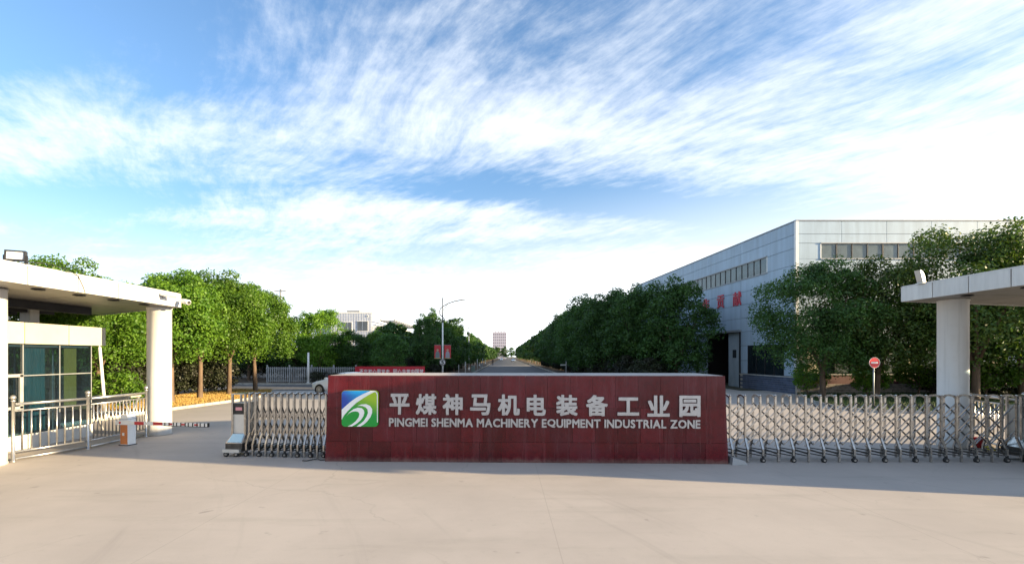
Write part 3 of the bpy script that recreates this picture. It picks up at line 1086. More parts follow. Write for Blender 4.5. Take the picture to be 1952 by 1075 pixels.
def drive_head(root, x, side, panel):
    """motor head of a gate: uprights, round badge panel, slanted cover, bumper and wheels"""
    h = bpy.data.objects.new('drive_head', None)
    COL.objects.link(h)
    h.parent = root
    h.location = (x, 0, 0)
    for dx in (-.17, .17):
        MB().bar((dx, -.165, .5), (dx, -.165, 1.56), .045, .045, (0, 1, 0)).build('upright', M_STEEL, h)
        MB().bar((dx, .165, .02), (dx, .165, 1.56), .045, .045, (0, 1, 0)).build('upright', M_STEEL, h)
    MB().box(-.19, .19, -.19, .19, 1.53, 1.56).build('top_plate', M_STEEL, h)
    m = MB()
    m.box(-.148, .148, -.15, .15, .56, 1.32)
    m.build('body', M_ALU, h)
    MB().box(-.145, .145, -.162, -.151, 1.03, 1.31).build('badge_panel', M_BLACK, h)
    m = MB()
    seg = 24
    for k in range(seg):
        a0, a1 = 2 * math.pi * k / seg, 2 * math.pi * (k + 1) / seg
        m.bar((.1 * math.cos(a0), -.165, 1.17 + .1 * math.sin(a0)), (.1 * math.cos(a1), -.165, 1.17 + .1 * math.sin(a1)), .006, .01, (0, 1, 0))
    m.build('badge_ring', M_STEEL_D, h)
    MB().box(-.085, .085, -.172, -.166, 1.13, 1.21).build('badge_plate', M_PINKLABEL, h)
    MB().hexa([(-.24, -.34, .33), (.20, -.34, .33), (.20, .1, .33), (-.24, .1, .33), (-.17, -.16, .56), (.18, -.16, .56), (.18, .1, .56), (-.17, .1, .56)]).build('slanted_cover', M_STEEL, h)
    n = Vector((0, -.23, .18)).normalized() * .006
    MB().hexa([(-.205, -.325 + n.y, .35 + n.z), (.165, -.325 + n.y, .35 + n.z), (.165, -.32, .35), (-.205, -.32, .35), (-.15, -.178 + n.y, .54 + n.z), (.15, -.178 + n.y, .54 + n.z), (.15, -.172, .54), (-.15, -.172, .54)]).build('cover_panel', panel, h)
    MB().box(-.24, .20, -.34, .25, .12, .328).build('motor_box', M_STEEL_D, h)
    MB().box(-.27, .17, -.41, -.345, .11, .19).build('bumper', M_ALU, h)
    for dx in (-.2, .07):
        w = MB().lathe((dx, -.36, .062), [(.02, -.03), (.06, -.026), (.06, .026), (.02, .03)], 14, 'y').build('wheel', M_TYRE, h)
        MB().lathe((dx, -.36, .062), [(.03, -.036), (.034, -.031)], 10, 'y').build('wheel_hub', M_STEEL, h)
    return h


drive_head(gl, -.28, -1, M_PANELBLUE)
drive_head(gr, 7.1, 1, M_PANELTEAL)

# ------------------------------------------------------------------ granite sign wall
WA = math.atan2(10.92 - 11.20, 5.16 + 4.27)
WL = math.hypot(9.43, .28)
sw = thing('sign_wall', 'long dark red granite sign wall with steel lettering and green logo', 'sign wall', (.445, 11.06, 0), WA)
HW, WH, WD = WL / 2, 2.04, 1.72
rows = [(0.0, .482), (.482, 1.283), (1.283, 2.040)]
BAT = .075


def half(z):
    return HW - BAT * z / WH


core = MB()
core.hexa([(-half(0) + .035, .035, 0.0), (half(0) - .035, .035, 0.0), (half(0) - .035, WD - .035, 0.0), (-half(0) + .035, WD - .035, 0.0),
           (-half(2) + .035, .035, 2.0), (half(2) - .035, .035, 2.0), (half(2) - .035, WD - .035, 2.0), (-half(2) + .035, WD - .035, 2.0)])
core.build('core', M_DARK, sw)
rng = random.Random(5)
NCOL = 18
for ri, (z0, z1) in enumerate(rows):
    off = (0, .16, .05)[ri]
    xs = [-HW] + [-HW + (i + off) * WL / NCOL for i in range(1, NCOL)] + [HW]
    for i in range(NCOL):
        a0, c0 = xs[i] + .0025, xs[i + 1] - .0025
        a1, c1 = a0, c0
        if i == 0:
            a0, a1 = -half(z0), -half(z1)
        if i == NCOL - 1:
            c0, c1 = half(z0), half(z1)
        j = rng.uniform(-.0015, .0015) - (.004 if ri == 0 else 0)
        za, zb = z0 + .0025, z1 - .0025
        MB().hexa([(a0, j, za), (c0, j, za), (c0, .033, za), (a0, .033, za), (a1, j, zb), (c1, j, zb), (c1, .033, zb), (a1, .033, zb)]).build('granite_slab', M_GRAN, sw)
        MB().hexa([(a0, WD - .033, za), (c0, WD - .033, za), (c0, WD, za), (a0, WD, za), (a1, WD - .033, zb), (c1, WD - .033, zb), (c1, WD, zb), (a1, WD, zb)]).build('granite_slab', M_GRAN, sw)
    for s in (-1, 1):
        for k in range(3):
            y0 = .036 + k * (WD - .072) / 3 + .002
            y1 = .036 + (k + 1) * (WD - .072) / 3 - .002
            za, zb = z0 + .0025, z1 - .0025
            xo0, xo1 = s * (half(z0) - .001), s * (half(z1) - .001)
            xi0, xi1 = s * (half(z0) - .033), s * (half(z1) - .033)
            MB().hexa([(min(xo0, xi0), y0, za), (max(xo0, xi0), y0, za), (max(xo0, xi0), y1, za), (min(xo0, xi0), y1, za),
                       (min(xo1, xi1), y0, zb), (max(xo1, xi1), y0, zb), (max(xo1, xi1), y1, zb), (min(xo1, xi1), y1, zb)]).build('granite_slab', M_GRAN, sw)
nc = 9
for i in range(nc):
    w = 2 * half(2.04) - .072
    for k in range(2):
        ya, yb = (.036, WD / 2 - .002) if k == 0 else (WD / 2 + .002, WD - .036)
        MB().box(-w / 2 + i * w / nc + .002, -w / 2 + (i + 1) * w / nc - .002, ya, yb, 2.002, 2.046).build('cap_slab', M_CAP, sw)


def glyph_mesh(ch, bold, extrude, name):
    """outline of one character as a solid; bold thickens the strokes by laying shifted copies over it"""
    c = bpy.data.curves.new('glyph', 'FONT')
    c.body = ch
    c.size = 1
    c.extrude = extrude
    c.resolution_u = 3
    o = bpy.data.objects.new('glyph', c)
    COL.objects.link(o)
    dg = bpy.context.evaluated_depsgraph_get()
    src = bpy.data.meshes.new_from_object(o.evaluated_get(dg))
    bpy.data.objects.remove(o)
    bpy.data.curves.remove(c)
    n = len(src.vertices)
    co = np.empty(n * 3, np.float32)
    src.vertices.foreach_get('co', co)
    co = co.reshape(-1, 3)
    faces = [tuple(f.vertices) for f in src.polygons]
    bpy.data.meshes.remove(src)
    sh = [(0, 0)] + ([(math.cos(k * math.pi / 4) * (1 if k % 2 == 0 else 1.3), math.sin(k * math.pi / 4) * (1 if k % 2 == 0 else 1.3)) for k in range(8)] if bold else [])
    allv, allf = [], []
    for k, (sx, sy) in enumerate(sh):
        q = co + np.array([sx * bold, sy * bold, 0], np.float32)
        q[:, 2] = np.where(q[:, 2] > 0, extrude + k * extrude * .012, -extrude)
        allf += [tuple(i + k * n for i in f) for f in faces]
        allv.append(q)
    co = np.concatenate(allv)
    me = bpy.data.meshes.new(name)
    me.from_pydata(co.tolist(), [], allf)
    return me, co


def place_glyph(me, co, x0, x1, z0, z1, y, depth, parent, m, name):
    """fit a glyph into the rectangle x0..x1, z0..z1, standing up, proud of y"""
    lo, hi = co.min(0), co.max(0)
    q = np.empty_like(co)
    q[:, 0] = x0 + (co[:, 0] - lo[0]) / max(hi[0] - lo[0], 1e-6) * (x1 - x0)
    q[:, 2] = z0 + (co[:, 1] - lo[1]) / max(hi[1] - lo[1], 1e-6) * (z1 - z0)
    q[:, 1] = y - (co[:, 2] - lo[2]) / max(hi[2] - lo[2], 1e-6) * depth
    me.vertices.foreach_set('co', q.ravel())
    me.materials.clear()
    me.update()
    return obj(name, me, m, parent)


def wall_x(u):
    """across the wall face, from the measured fraction between its two ends"""
    f = (u - 622) / 768.0
    return -HW + f * WL


CH = '平煤神马机电装备工业园'
CU = [(748.5, 787), (799, 839), (850.6, 889), (903, 942), (956, 997.6), (1010.8, 1047), (1066.7, 1107), (1123, 1164), (1182, 1222.7), (1238, 1279.7), (1297.6, 1337)]
FRONT = -.028
for i, (ch, (ua, ub)) in enumerate(zip(CH, CU)):
    me, co = glyph_mesh(ch, .032, .1, 'character')
    f = i / 10
    zt, zb = 1.617 - .03 * f, 1.127 - .03 * f
    if ch == '工':
        zt -= .05; zb += .02
    place_glyph(me, co, wall_x(ua), wall_x(ub), zb, zt, FRONT + .026, .05, sw, M_LETTER, 'character')

TXT = 'PINGMEI SHENMA MACHINERY EQUIPMENT INDUSTRIAL ZONE'
cells, cur = [], 0.0
for ch in TXT:
    if ch == ' ':
        cells.append(None); cur += .30
        continue
    me, co = glyph_mesh(ch, .030, .1, 'letter')
    w = float(co[:, 0].max() - co[:, 0].min())
    cells.append((me, co, cur, w))
    cur += w + .07
cur -= .07
xa, xb = wall_x(747), wall_x(1337)
k = (xb - xa) / cur
for c in cells:
    if c:
        me, co, s, w = c
        f = s / cur
        over = .012 if float(co[:, 1].min()) < -.005 else 0
        place_glyph(me, co, xa + s * k, xa + (s + w) * k, .846 - .015 * f - over * .3, 1.044 - .02 * f, FRONT + .026, .04, sw, M_LETTER, 'letter')

# logo panel: rounded square, blue field, white sweeps
LX0, LX1, LZ0, LZ1 = wall_x(656.5), wall_x(726.8), .842, 1.69
LWd, LHt = LX1 - LX0, LZ1 - LZ0
logo = bpy.data.objects.new('logo_panel', None)
COL.objects.link(logo)
logo.parent = sw
logo.location = ((LX0 + LX1) / 2, -.04, (LZ0 + LZ1) / 2)


def rounded(w, h, r, n=7):
    out = []
    for cx, cz, a0 in ((w / 2 - r, h / 2 - r, 0), (-w / 2 + r, h / 2 - r, 90), (-w / 2 + r, -h / 2 + r, 180), (w / 2 - r, -h / 2 + r, 270)):
        for i in range(n):
            a = R(a0 + 90 * i / (n - 1))
            out.append((cx + r * math.cos(a), cz + r * math.sin(a)))
    return out


M_LGREEN = gradient_mat('logo_green', (0.0, .30, .035), (.33, .52, .015), (.35, 0, 1.0), -.08, .40)
M_LBLUE = gradient_mat('logo_blue', (0.01, .055, .36), (0.0, .30, .68), (1.0, 0, .5), -.28, .2)
M_LWHITE = mat('logo_white', (.82, .84, .82), .3)


def clean_poly(pts, y0, y1, name, m, parent):
    b = MB().prism(pts, y0, y1, 'xz')
    me = b.mesh(name)
    bm = bmesh.new(); bm.from_mesh(me)
    bmesh.ops.triangulate(bm, faces=[f for f in bm.faces if len(f.verts) > 4])
    bm.to_mesh(me); bm.free()
    return obj(name, me, m, parent)


clean_poly(rounded(LWd, LHt, .085), -.035, .035, 'green_field', M_LGREEN, logo)
T = lambda pts: [((x - .5) * LWd, (z - .5) * LHt) for x, z in pts]
up = [(0.004, .47), (.087, .547), (.247, .69), (.42, .81), (.607, .912), (.78, .985)]
blue = [(.004, .47)] + up[1:] + [(.78, .996)] + [(.10, .996), (.05, .98), (.02, .95), (.004, .90)]
clean_poly(T(blue), -.0385, -.034, 'blue_field', M_LBLUE, logo)
w1 = up + [(.78, .996), (.90, .996), (.95, .975), (.985, .93), (.995, .88), (.996, .12), (.975, .12), (.972, .88), (.955, .93), (.93, .965), (.88, .95), (.753, .885), (.58, .777), (.42, .669), (.287, .547), (.167, .426), (.073, .318), (.006, .196)]
clean_poly(T(w1), -.042, -.034, 'white_sweep', M_LWHITE, logo)
arcA = [(.133, .297), (.22, .40), (.327, .486), (.447, .527), (.553, .513), (.613, .459), (.627, .385), (.60, .29), (.527, .182), (.42, .088), (.287, .006), (.167, .006), (.287, .068), (.393, .155), (.473, .264), (.493, .358), (.46, .412), (.38, .426), (.287, .412), (.207, .372)]
clean_poly(T(arcA), -.042, -.034, 'white_sweep', M_LWHITE, logo)
arcB = [(.433, .574), (.54, .615), (.673, .628), (.78, .58), (.84, .493), (.84, .385), (.793, .264), (.70, .142), (.607, .061), (.52, .006), (.413, .006), (.50, .068), (.607, .155), (.687, .277), (.727, .385), (.713, .48), (.66, .541), (.567, .574), (.5, .58)]
clean_poly(T(arcB), -.042, -.034, 'white_sweep', M_LWHITE, logo)

# small things at the foot of the wall
t = MB().prism([(0, 0), (.36, 0), (.30, .09), (.02, .17)], -.24, .24, 'xz').build('wedge_block', M_RIB, loc=(5.2, 11.05, .004))
tag(t, 'pale grey wedge block on the ground at the right end of the sign wall', 'block')
t = MB().tube([(0, 0, .015), (-.12, -.05, .02), (-.2, .05, .03), (-.32, -.03, .02), (-.4, -.12, .015), (-.52, -.1, .015)], .012, 6).build('power_cable', M_BLACK, loc=(-4.3, 11.32, .004))
tag(t, 'short black cable lying by the left end of the sign wall', 'cable')
t = thing('bucket', 'small red bucket on the ground behind the right sliding gate', 'bucket', (12.9, 12.9, .004))
MB().lathe((0, 0, 0), [(.09, 0), (.13, .26), (.135, .27), (.12, .265), (.08, .03)], 16).build('body', M_REDP, t)
MB().tube([(.13, 0, .26), (.1, 0, .38), (0, 0, .43), (-.1, 0, .38), (-.13, 0, .26)], .006, 5).build('handle', M_STEEL, t)
t = thing('wheel_chock', 'yellow wheel chock lying beside the red bucket', 'wheel chock', (12.75, 12.45, .004), R(25))
MB().prism([(-.16, 0), (.16, 0), (.12, .05), (-.04, .14), (-.12, .14)], -.09, .09, 'xz').build('body', mat('yellow_rubber', (.6, .45, .03), .6), t)
MB().bar((-.08, -.05, .145), (-.08, .05, .145), .03, .02).build('grip', M_BLACK, t)

# ------------------------------------------------------------------ workshop on the right
ws = thing('workshop', 'large grey panelled industrial workshop with red characters on its shaded side', 'workshop', (19.1, 31.0, 0), R(0))
WX, WY = 19.1, 31.0
TOP = 11.35
# side wall runs from the corner away from the street, leaning slightly left
SA = math.atan2(17.2 - 19.1, 53.5 - 31.0)


def side(s, out, z):
    """point on the side wall: s metres from the corner, out metres proud of it (towards the avenue)"""
    dx, dy = math.sin(SA), math.cos(SA)
    return Vector((dx * s - dy * out, dy * s + dx * out, z))


def side_box(s0, s1, o0, o1, z0, z1, name, m, parent=ws):
    b = MB()
    P = [side(s0, o0, z0), side(s1, o0, z0), side(s1, o1, z0), side(s0, o1, z0), side(s0, o0, z1), side(s1, o0, z1), side(s1, o1, z1), side(s0, o1, z1)]
    b.hexa(P)
    return b.build(name, m, parent)


def front_box(x0, x1, o0, o1, z0, z1, name, m, parent=ws):
    """o: metres proud of the front wall (towards the viewer)"""
    return MB().box(x0, x1, -o1, -o0, z0, z1).build(name, m, parent)


LEN, WID = 29.0, 32.0
core = MB()
# body in two volumes so that the big doorway stays open
P0, P1 = side(6.3, -.06, 0), side(13.2, -.06, 0)
core.prism([(.06, .06), (WID, .06), (WID, LEN), (side(LEN, -.06, 0).x, side(LEN, -.06, 0).y)], 4.45, TOP - .25, 'xy')
core.prism([(.06, .06), (WID, .06), (WID, 6.25), (side(6.3, -.06, 0).x, side(6.3, -.06, 0).y)], 0.0, 4.45, 'xy')
core.prism([(side(13.2, -.06, 0).x, side(13.2, -.06, 0).y), (WID, 13.0), (WID, LEN), (side(LEN, -.06, 0).x, side(LEN, -.06, 0).y)], 0.0, 4.45, 'xy')
core.prism([(5.5, 6.25), (WID, 6.25), (WID, 13.0), (5.5, 13.2)], 0.0, 4.45, 'xy')
core.build('inner_wall', M_DARK, ws)  # dark colour stands in for the unlit hall behind the doorway
RB = [0.0, 1.15, 2.15, 3.3, 4.4, 5.45, 6.5, 7.5, 8.5, 9.6, 10.5, TOP]
SB = [0.0, 6.25, 11.2, 16.3, 21.0, 25.0, LEN]
g = .012
for i in range(len(SB) - 1):
    for j in range(len(RB) - 1):
        s0, s1, z0, z1 = SB[i], SB[i + 1], RB[j], RB[j + 1]
        if j == 0 and i == 0:
            continue
        if z0 < 4.3 and 1 <= i <= 2 and s0 < 13:
            if i == 2:
                s0 = 13.2
            else:
                continue
        if j in (1, 2) and i == 0:                # ground floor window near the corner
            side_box(s0 + .15, 1.2, -.05, 0, z0 + g, z1 - g, 'cladding_panel', M_CLAD)
            side_box(5.3, s1 - g, -.05, 0, z0 + g, z1 - g, 'cladding_panel', M_CLAD)
            continue
        if j == 8:                                # ribbon window band
            if i == 0:
                side_box(.15, 3.0, -.05, 0, z0 + g, z1 - g, 'cladding_panel', M_CLAD)
                continue
            if i in (1, 2):
                continue
        side_box(max(s0, .15) + g, s1 - g, -.05, 0, z0 + g, z1 - g, 'cladding_panel', M_CLAD)
side_box(.0, .15, -.06, .03, 1.15, TOP, 'corner_trim', M_WPAINT)
# ribbon window, side wall
rw = side_box(3.0, 16.3, -.05, -.04, 8.5, 9.6, 'ribbon_window', M_BLIND_SKY)  # pale backing carries the sky reflection in its colour
n = 17
for k in range(n):
    a, c = 3.0 + 13.3 * k / n, 3.0 + 13.3 * (k + 1) / n
    side_box(a + .03, c - .03, -.03, -.02, 8.55, 9.55, 'window_pane', M_GLASS_W, rw)
    side_box(c - .03, c + .03, -.04, .01, 8.5, 9.6, 'mullion', M_DARK, rw)
side_box(2.95, 16.3, -.03, .06, 9.6, 9.68, 'window_hood', M_TRIM, rw)
side_box(2.95, 16.3, -.03, .05, 8.43, 8.5, 'window_sill', M_TRIM, rw)
side_box(2.94, 3.0, -.03, .03, 8.5, 9.6, 'window_frame', M_WPAINT, rw)
# ground floor window and tiled base near the corner
gw = side_box(1.2, 5.3, -.05, -.04, 1.15, 3.3, 'window', M_WINDARK)
for k in range(4):
    side_box(1.2 + k * 1.025 + .03, 1.2 + (k + 1) * 1.025 - .03, -.035, -.025, 1.2, 3.25, 'window_pane', M_GLASS_W, gw)
for k in range(5):
    side_box(1.2 + k * 1.025 - .03, 1.2 + k * 1.025 + .03, -.04, .01, 1.15, 3.3, 'mullion', M_DARK, gw)
side_box(0, 6.3, -.06, .09, 1.07, 1.13, 'base_cap', M_MORTAR)
side_box(.02, 6.25, -.06, .035, 0, 1.07, 'base_wall', M_MORTAR)
for r_ in range(7):
    for k in range(8):
        o_ = (r_ % 2) * .39
        a, c = max(.03, k * .79 + o_ - .39), min(6.23, (k + 1) * .79 + o_ - .39)
        if c - a > .05:
            side_box(a + .006, c - .006, .034, .05, r_ * .153 + .006, (r_ + 1) * .153 - .006, 'base_tile', M_TILE_SHADE)
# big doorway: two sliding leaves, the gap between them open onto an inner wall coloured dark as shade
for s0, s1 in ((6.4, 8.15), (11.6, 13.2)):
    lf = side_box(s0, s1, -.16, -.10, .03, 4.35, 'sliding_door', M_PALEBLUE)
    for q in range(4):
        side_box(s0 + .05 + q * (s1 - s0 - .1) / 4 + .02, s0 + .05 + (q + 1) * (s1 - s0 - .1) / 4 - .02, -.10, -.085, .1, 4.28, 'door_panel', M_PALEBLUE, lf)
    if s0 < 7:
        side_box(7.0, 7.5, -.085, -.07, 2.35, 3.0, 'door_window', M_WINDARK, lf)
side_box(6.15, 13.4, -.04, .22, 4.40, 4.56, 'door_lintel', M_TRIM)
side_box(6.25, 6.40, -.05, .06, .0, 4.40, 'door_jamb', M_DARK)
side_box(13.2, 13.35, -.05, .06, .0, 4.40, 'door_jamb', M_DARK)
# parapet
side_box(-.02, LEN, -.3, .04, TOP, TOP + .07, 'coping', M_TRIM)
front_box(-.02, WID, -.3, .04, TOP + .001, TOP + .075, 'coping', M_TRIM)
MB().prism([(.2, .2), (WID, .2), (WID, LEN), (side(LEN, -.2, 0).x, LEN)], TOP - .2, TOP - .05, 'xy').build('roof', M_TRIM, ws)
# lower gabled end, beyond the flat roofed part
e0, e1 = side(LEN, 0, 0), side(LEN + 14, 0, 0)
ZB = TOP - .1
MB().hexa([(e0.x, e0.y + .02, 0), (e0.x + 20, e0.y + .02, 0), (e1.x + 20, e1.y, 0), (e1.x, e1.y, 0),
           (e0.x, e0.y + .02, ZB), (e0.x + 20, e0.y + .02, ZB), (e1.x + 20, e1.y, 7.4), (e1.x, e1.y, 7.4)]).build('rear_bay', M_CLAD, ws)

# front wall
CX = [0.15, 3.0, 5.95, 8.9, 11.9, 14.85, 17.8, 20.8, 23.8, 26.8, 29.5, WID]
for i in range(len(CX) - 1):
    for j in range(len(RB) - 1):
        z0, z1 = RB[j], RB[j + 1]
        x0, x1 = CX[i], CX[i + 1]
        if z0 < 3.2:
            continue
        if j == 8:
            z0, z1 = 8.5, 8.86
            if i == 0:
                front_box(x0 + g, 1.65 - g, -.05, 0, 8.86, 9.9 - g, 'cladding_panel', M_CLAD)
        if j == 9:
            z0, z1 = 9.9, 10.5
        front_box(x0 + g, x1 - g, -.05, 0, z0 + g, z1 - g, 'cladding_panel', M_CLAD)
front_box(-.03, .15, -.05, .03, 1.3, TOP, 'corner_trim', M_WPAINT)
fw = front_box(1.65, WID, -.05, -.04, 8.88, 9.88, 'ribbon_window', M_BLIND_SKY)  # sky reflection held in the colour of this backing too
n = 30
for k in range(n):
    a, c = 1.65 + (WID - 1.65) * k / n, 1.65 + (WID - 1.65) * (k + 1) / n
    front_box(a + .03, c - .03, -.03, -.02, 8.93, 9.83, 'window_pane', M_GLASS_W, fw)
    w_ = .055 if k % 3 else .085
    front_box(c - w_ / 2, c + w_ / 2, -.04, .012, 8.9, 9.86, 'mullion', M_DARK, fw)
front_box(1.6, WID, -.03, .07, 9.865, 9.93, 'window_hood', M_TRIM, fw)
front_box(1.6, WID, -.03, .06, 8.83, 8.90, 'window_sill', M_TRIM, fw)
front_box(1.58, 1.64, -.03, .03, 8.9, 9.865, 'window_frame', M_WPAINT, fw)
# ground floor: cream piers, dark windows, sill line, red band, stone blocks
piers = [(0.15, 1.5), (6.9, 7.5), (12.9, 13.5), (18.9, 19.5), (24.9, 25.5), (30.8, WID)]
for a, c in piers:
    front_box(a, c, -.05, .005, 1.33, 3.3, 'pier', M_CREAM)
for (a, b_), (c, d_) in zip(piers, piers[1:]):
    w = front_box(b_, c, -.05, -.04, 1.33, 3.3, 'window', M_WINDARK)
    k = 5
    for q in range(k):
        xa, xb = b_ + (c - b_) * q / k, b_ + (c - b_) * (q + 1) / k
        front_box(xa + .03, xb - .03, -.03, -.02, 1.38, 2.62, 'window_pane', M_GLASS_W, w)
        front_box(xa + .03, xb - .03, -.03, -.02, 2.68, 3.25, 'window_pane', M_GLASS_W, w)
        front_box(xa - .03, xa + .03, -.04, .0, 1.34, 3.29, 'mullion', M_DARK, w)
        if q in (1, 4):
            front_box(xa + .1, xb - .2, -.038, -.034, 1.4, 3.2, 'sky_toned_blind', M_BLIND_SKY, w)
front_box(.0, WID, -.05, .10, 1.26, 1.32, 'sill_course', M_MORTAR)
front_box(.0, WID, -.05, .05, 3.24, 3.30, 'lintel_course', M_MORTAR)
front_box(.02, WID, -.05, .03, .66, 1.26, 'base_band', M_REDBAND)
front_box(.02, WID, -.05, .045, .0, .66, 'base_wall', M_MORTAR)
sm = [MB().box(.008, w - .008, -.075, -.04, .008, .157).mesh('stone_block') for w in (.42, .50)]
for r_ in range(4):
    x = .03
    k = 0
    while x < 17.5:
        w = (.42, .50)[(k * 7 + r_ * 3) % 2]
        if k == 0 and r_ % 2:
            x0 = x - .0
            x += .22
        obj('stone_block', sm[(k * 7 + r_ * 3) % 2], M_STONE, ws, (x, random.uniform(-.006, .006), r_ * .165))
        x += w
        k += 1
# red characters beside the doorway
for ch, s, zc, sz in (('献', 6.7, 7.06, 1.12), ('贡', 9.15, 7.1, 1.1), ('作', 11.6, 7.1, 1.1)):
    me, co = glyph_mesh(ch, .014, .1, 'character')
    o = place_glyph(me, co, -.5 * sz, .5 * sz, -.5 * sz, .5 * sz, 0, .06, ws, M_RED_SIGN, 'character')
    o.location = side(s, .01, zc)
    o.rotation_euler = (0, 0, -math.pi / 2 - SA)

# ------------------------------------------------------------------ no entry sign
t = thing('no_entry_sign', 'round red no entry sign with white bar on a thin grey pole', 'road sign', (17.25, 22.1, .09))
MB().lathe((0, 0, 0), [(.03, 0), (.03, 2.35)], 10).build('pole', M_RIB, t)
MB().lathe((0, -.045, 2.1), [(.25, -.008), (.25, .008)], 32, 'y').build('disc', M_REDP, t)
MB().lathe((0, -.0535, 2.1), [(.235, -.0005), (.235, .0005)], 32, 'y').build('face', mat('sign_red', (.55, .015, .02), .35), t)
MB().box(-.155, .155, -.058, -.0542, 2.065, 2.135).build('white_bar', M_WPAINT, t)
m = MB()
for k in range(32):
    a0, a1 = 2 * math.pi * k / 32, 2 * math.pi * (k + 1) / 32
    m.bar((.245 * math.cos(a0), -.054, 2.1 + .245 * math.sin(a0)), (.245 * math.cos(a1), -.054, 2.1 + .245 * math.sin(a1)), .012, .012, (0, 1, 0))
m.build('rim', M_WPAINT, t)

# ------------------------------------------------------------------ street lamps along the avenue
M_LAMPARM = mat('lamp_arm_paint', (0.10, 0.11, 0.12), 0.5)
lp = thing('street_lamp', 'tall white street lamp carrying two red banners and a speed sign', 'street lamp', (-6.35, 48, .1), group='street lamps on the avenue')
MB().tube([(0, 0, 0), (0, 0, 3), (0, 0, 5.8)], [.10, .08, .065], 12).build('pole', M_WPAINT, lp)
MB().tube([(0, 0, 5.8), (0, 0, 8.3)], [.068, .055], 12).build('upper_pole', M_LAMPARM, lp)
MB().lathe((0, 0, 0), [(.18, .003), (.18, .04), (.13, .05), (.12, .35), (.1, .4)], 12).build('base', M_WPAINT, lp)
pts = [(.02, 0, 5.85), (.16, 0, 6.0), (.17, 0, 6.2), (0, 0, 6.35), (-.28, 0, 6.6), (-.32, 0, 6.95), (-.2, 0, 7.25), (.05, 0, 7.45), (.6, 0, 7.75), (1.2, 0, 7.95), (1.75, 0, 8.06)]
MB().tube(pts, .05, 8).build('arm', M_LAMPARM, lp)
MB().tube([(0, 0, 7.0), (.25, 0, 7.3), (.55, 0, 7.7)], .032, 6).build('brace', M_LAMPARM, lp)
h = MB().hexa([(1.7, -.1, 8.02), (2.35, -.07, 8.12), (2.35, .07, 8.12), (1.7, .1, 8.02), (1.7, -.08, 8.1), (2.3, -.05, 8.17), (2.3, .05, 8.17), (1.7, .08, 8.1)]).build('lamp_head', M_LAMPARM, lp)
MB().hexa([(1.75, -.07, 8.005), (2.25, -.05, 8.085), (2.25, .05, 8.085), (1.75, .07, 8.005), (1.75, -.07, 8.02), (2.25, -.05, 8.1), (2.25, .05, 8.1), (1.75, .07, 8.02)]).build('lens', M_LAMP, h)
LL = ['slim street lamp rising behind the first tall dark tree of the avenue', 'thin far street lamp, third along the left of the avenue',
      'tiny farthest street lamp close to the pink tower block']
for y, lab in zip((82, 116, 150), LL):
    c = copy_tree(lp)
    c.location = (-6.3, y, .1)
    c['label'] = lab


def hanging(label, x, cloth):
    t = thing('banner', label, 'banner', (x, 47.95, 2.2), group='red banners on the lamp post')
    MB().box(-.33, .33, -.012, .012, .06, 1.40).build('cloth', M_REDP, t)
    m = MB()
    m.tube([(-.36, 0, 1.42), (.36, 0, 1.42)], .018, 6)
    m.tube([(-.36, 0, .04), (.36, 0, .04)], .018, 6)
    m.build('rod', M_RIB, t)
    # printed figure: simple uniformed silhouette, flat on the cloth
    m = MB()
    m.prism([(-.22, .12), (.22, .12), (.2, .55), (.13, .74), (.05, .78), (-.05, .78), (-.13, .74), (-.2, .55)], -.018, -.013, 'xz')
    m.build('printed_figure', cloth, t)
    m = MB().lathe((0, -.0155, .90), [(.115, -.0022), (.115, .0022)], 16, 'y').build('printed_head', M_SKIN, t)
    MB().box(-.33, .33, -.0165, -.0125, .065, .11).build('printed_strip', mat('banner_yellow', (.6, .42, .1), .6), t)


hanging('red banner printed with a grey green figure, left of the lamp pole', -6.86, M_GREY)
hanging('red banner printed with a pale grey figure, right of the lamp pole', -5.84, mat('pale_uniform', (.30, .30, .33), .7))
t = thing('speed_sign', 'round white speed sign reading 5 on the first lamp pole', 'road sign', (-6.35, 47.87, 1.86))
MB().lathe((0, 0, 0), [(.335, -.008), (.335, .008)], 32, 'y').build('disc', M_WPAINT, t)
m = MB()
for k in range(32):
    a0, a1 = 2 * math.pi * k / 32, 2 * math.pi * (k + 1) / 32
    m.bar((.29 * math.cos(a0), -.012, .29 * math.sin(a0)), (.29 * math.cos(a1), -.012, .29 * math.sin(a1)), .07, .006, (0, 1, 0))
m.build('dark_ring', mat('ring_dark', (.05, .012, .02), .4), t)
me, co = glyph_mesh('5', .045, .1, 'numeral')
place_glyph(me, co, -.145, .145, -.20, .20, -.009, .006, t, M_BLACK, 'numeral')

# red slogan board
t = thing('slogan_board', 'long red slogan board with white characters showing over the sign wall', 'slogan board', (-9.75, 40.0, 0))
MB().box(-2.95, 2.95, -.03, .03, .55, 1.62).build('board', mat('slogan_red', (.50, .012, .03), .5, var=.15), t)
for x in (-2.8, 0, 2.8):
    MB().box(x - .04, x + .04, .032, .11, .0, 1.5).build('support_post', M_RIB, t)
S = '不忘初心跟党走 同心共筑中国梦'
x = -2.58
for ch in S:
    if ch == ' ':
        x += .26
        continue
    me, co = glyph_mesh(ch, .012, .1, 'character')
    place_glyph(me, co, x, x + .32, 1.02, 1.38, -.031, .012, t, M_WPAINT, 'character')
    x += .372

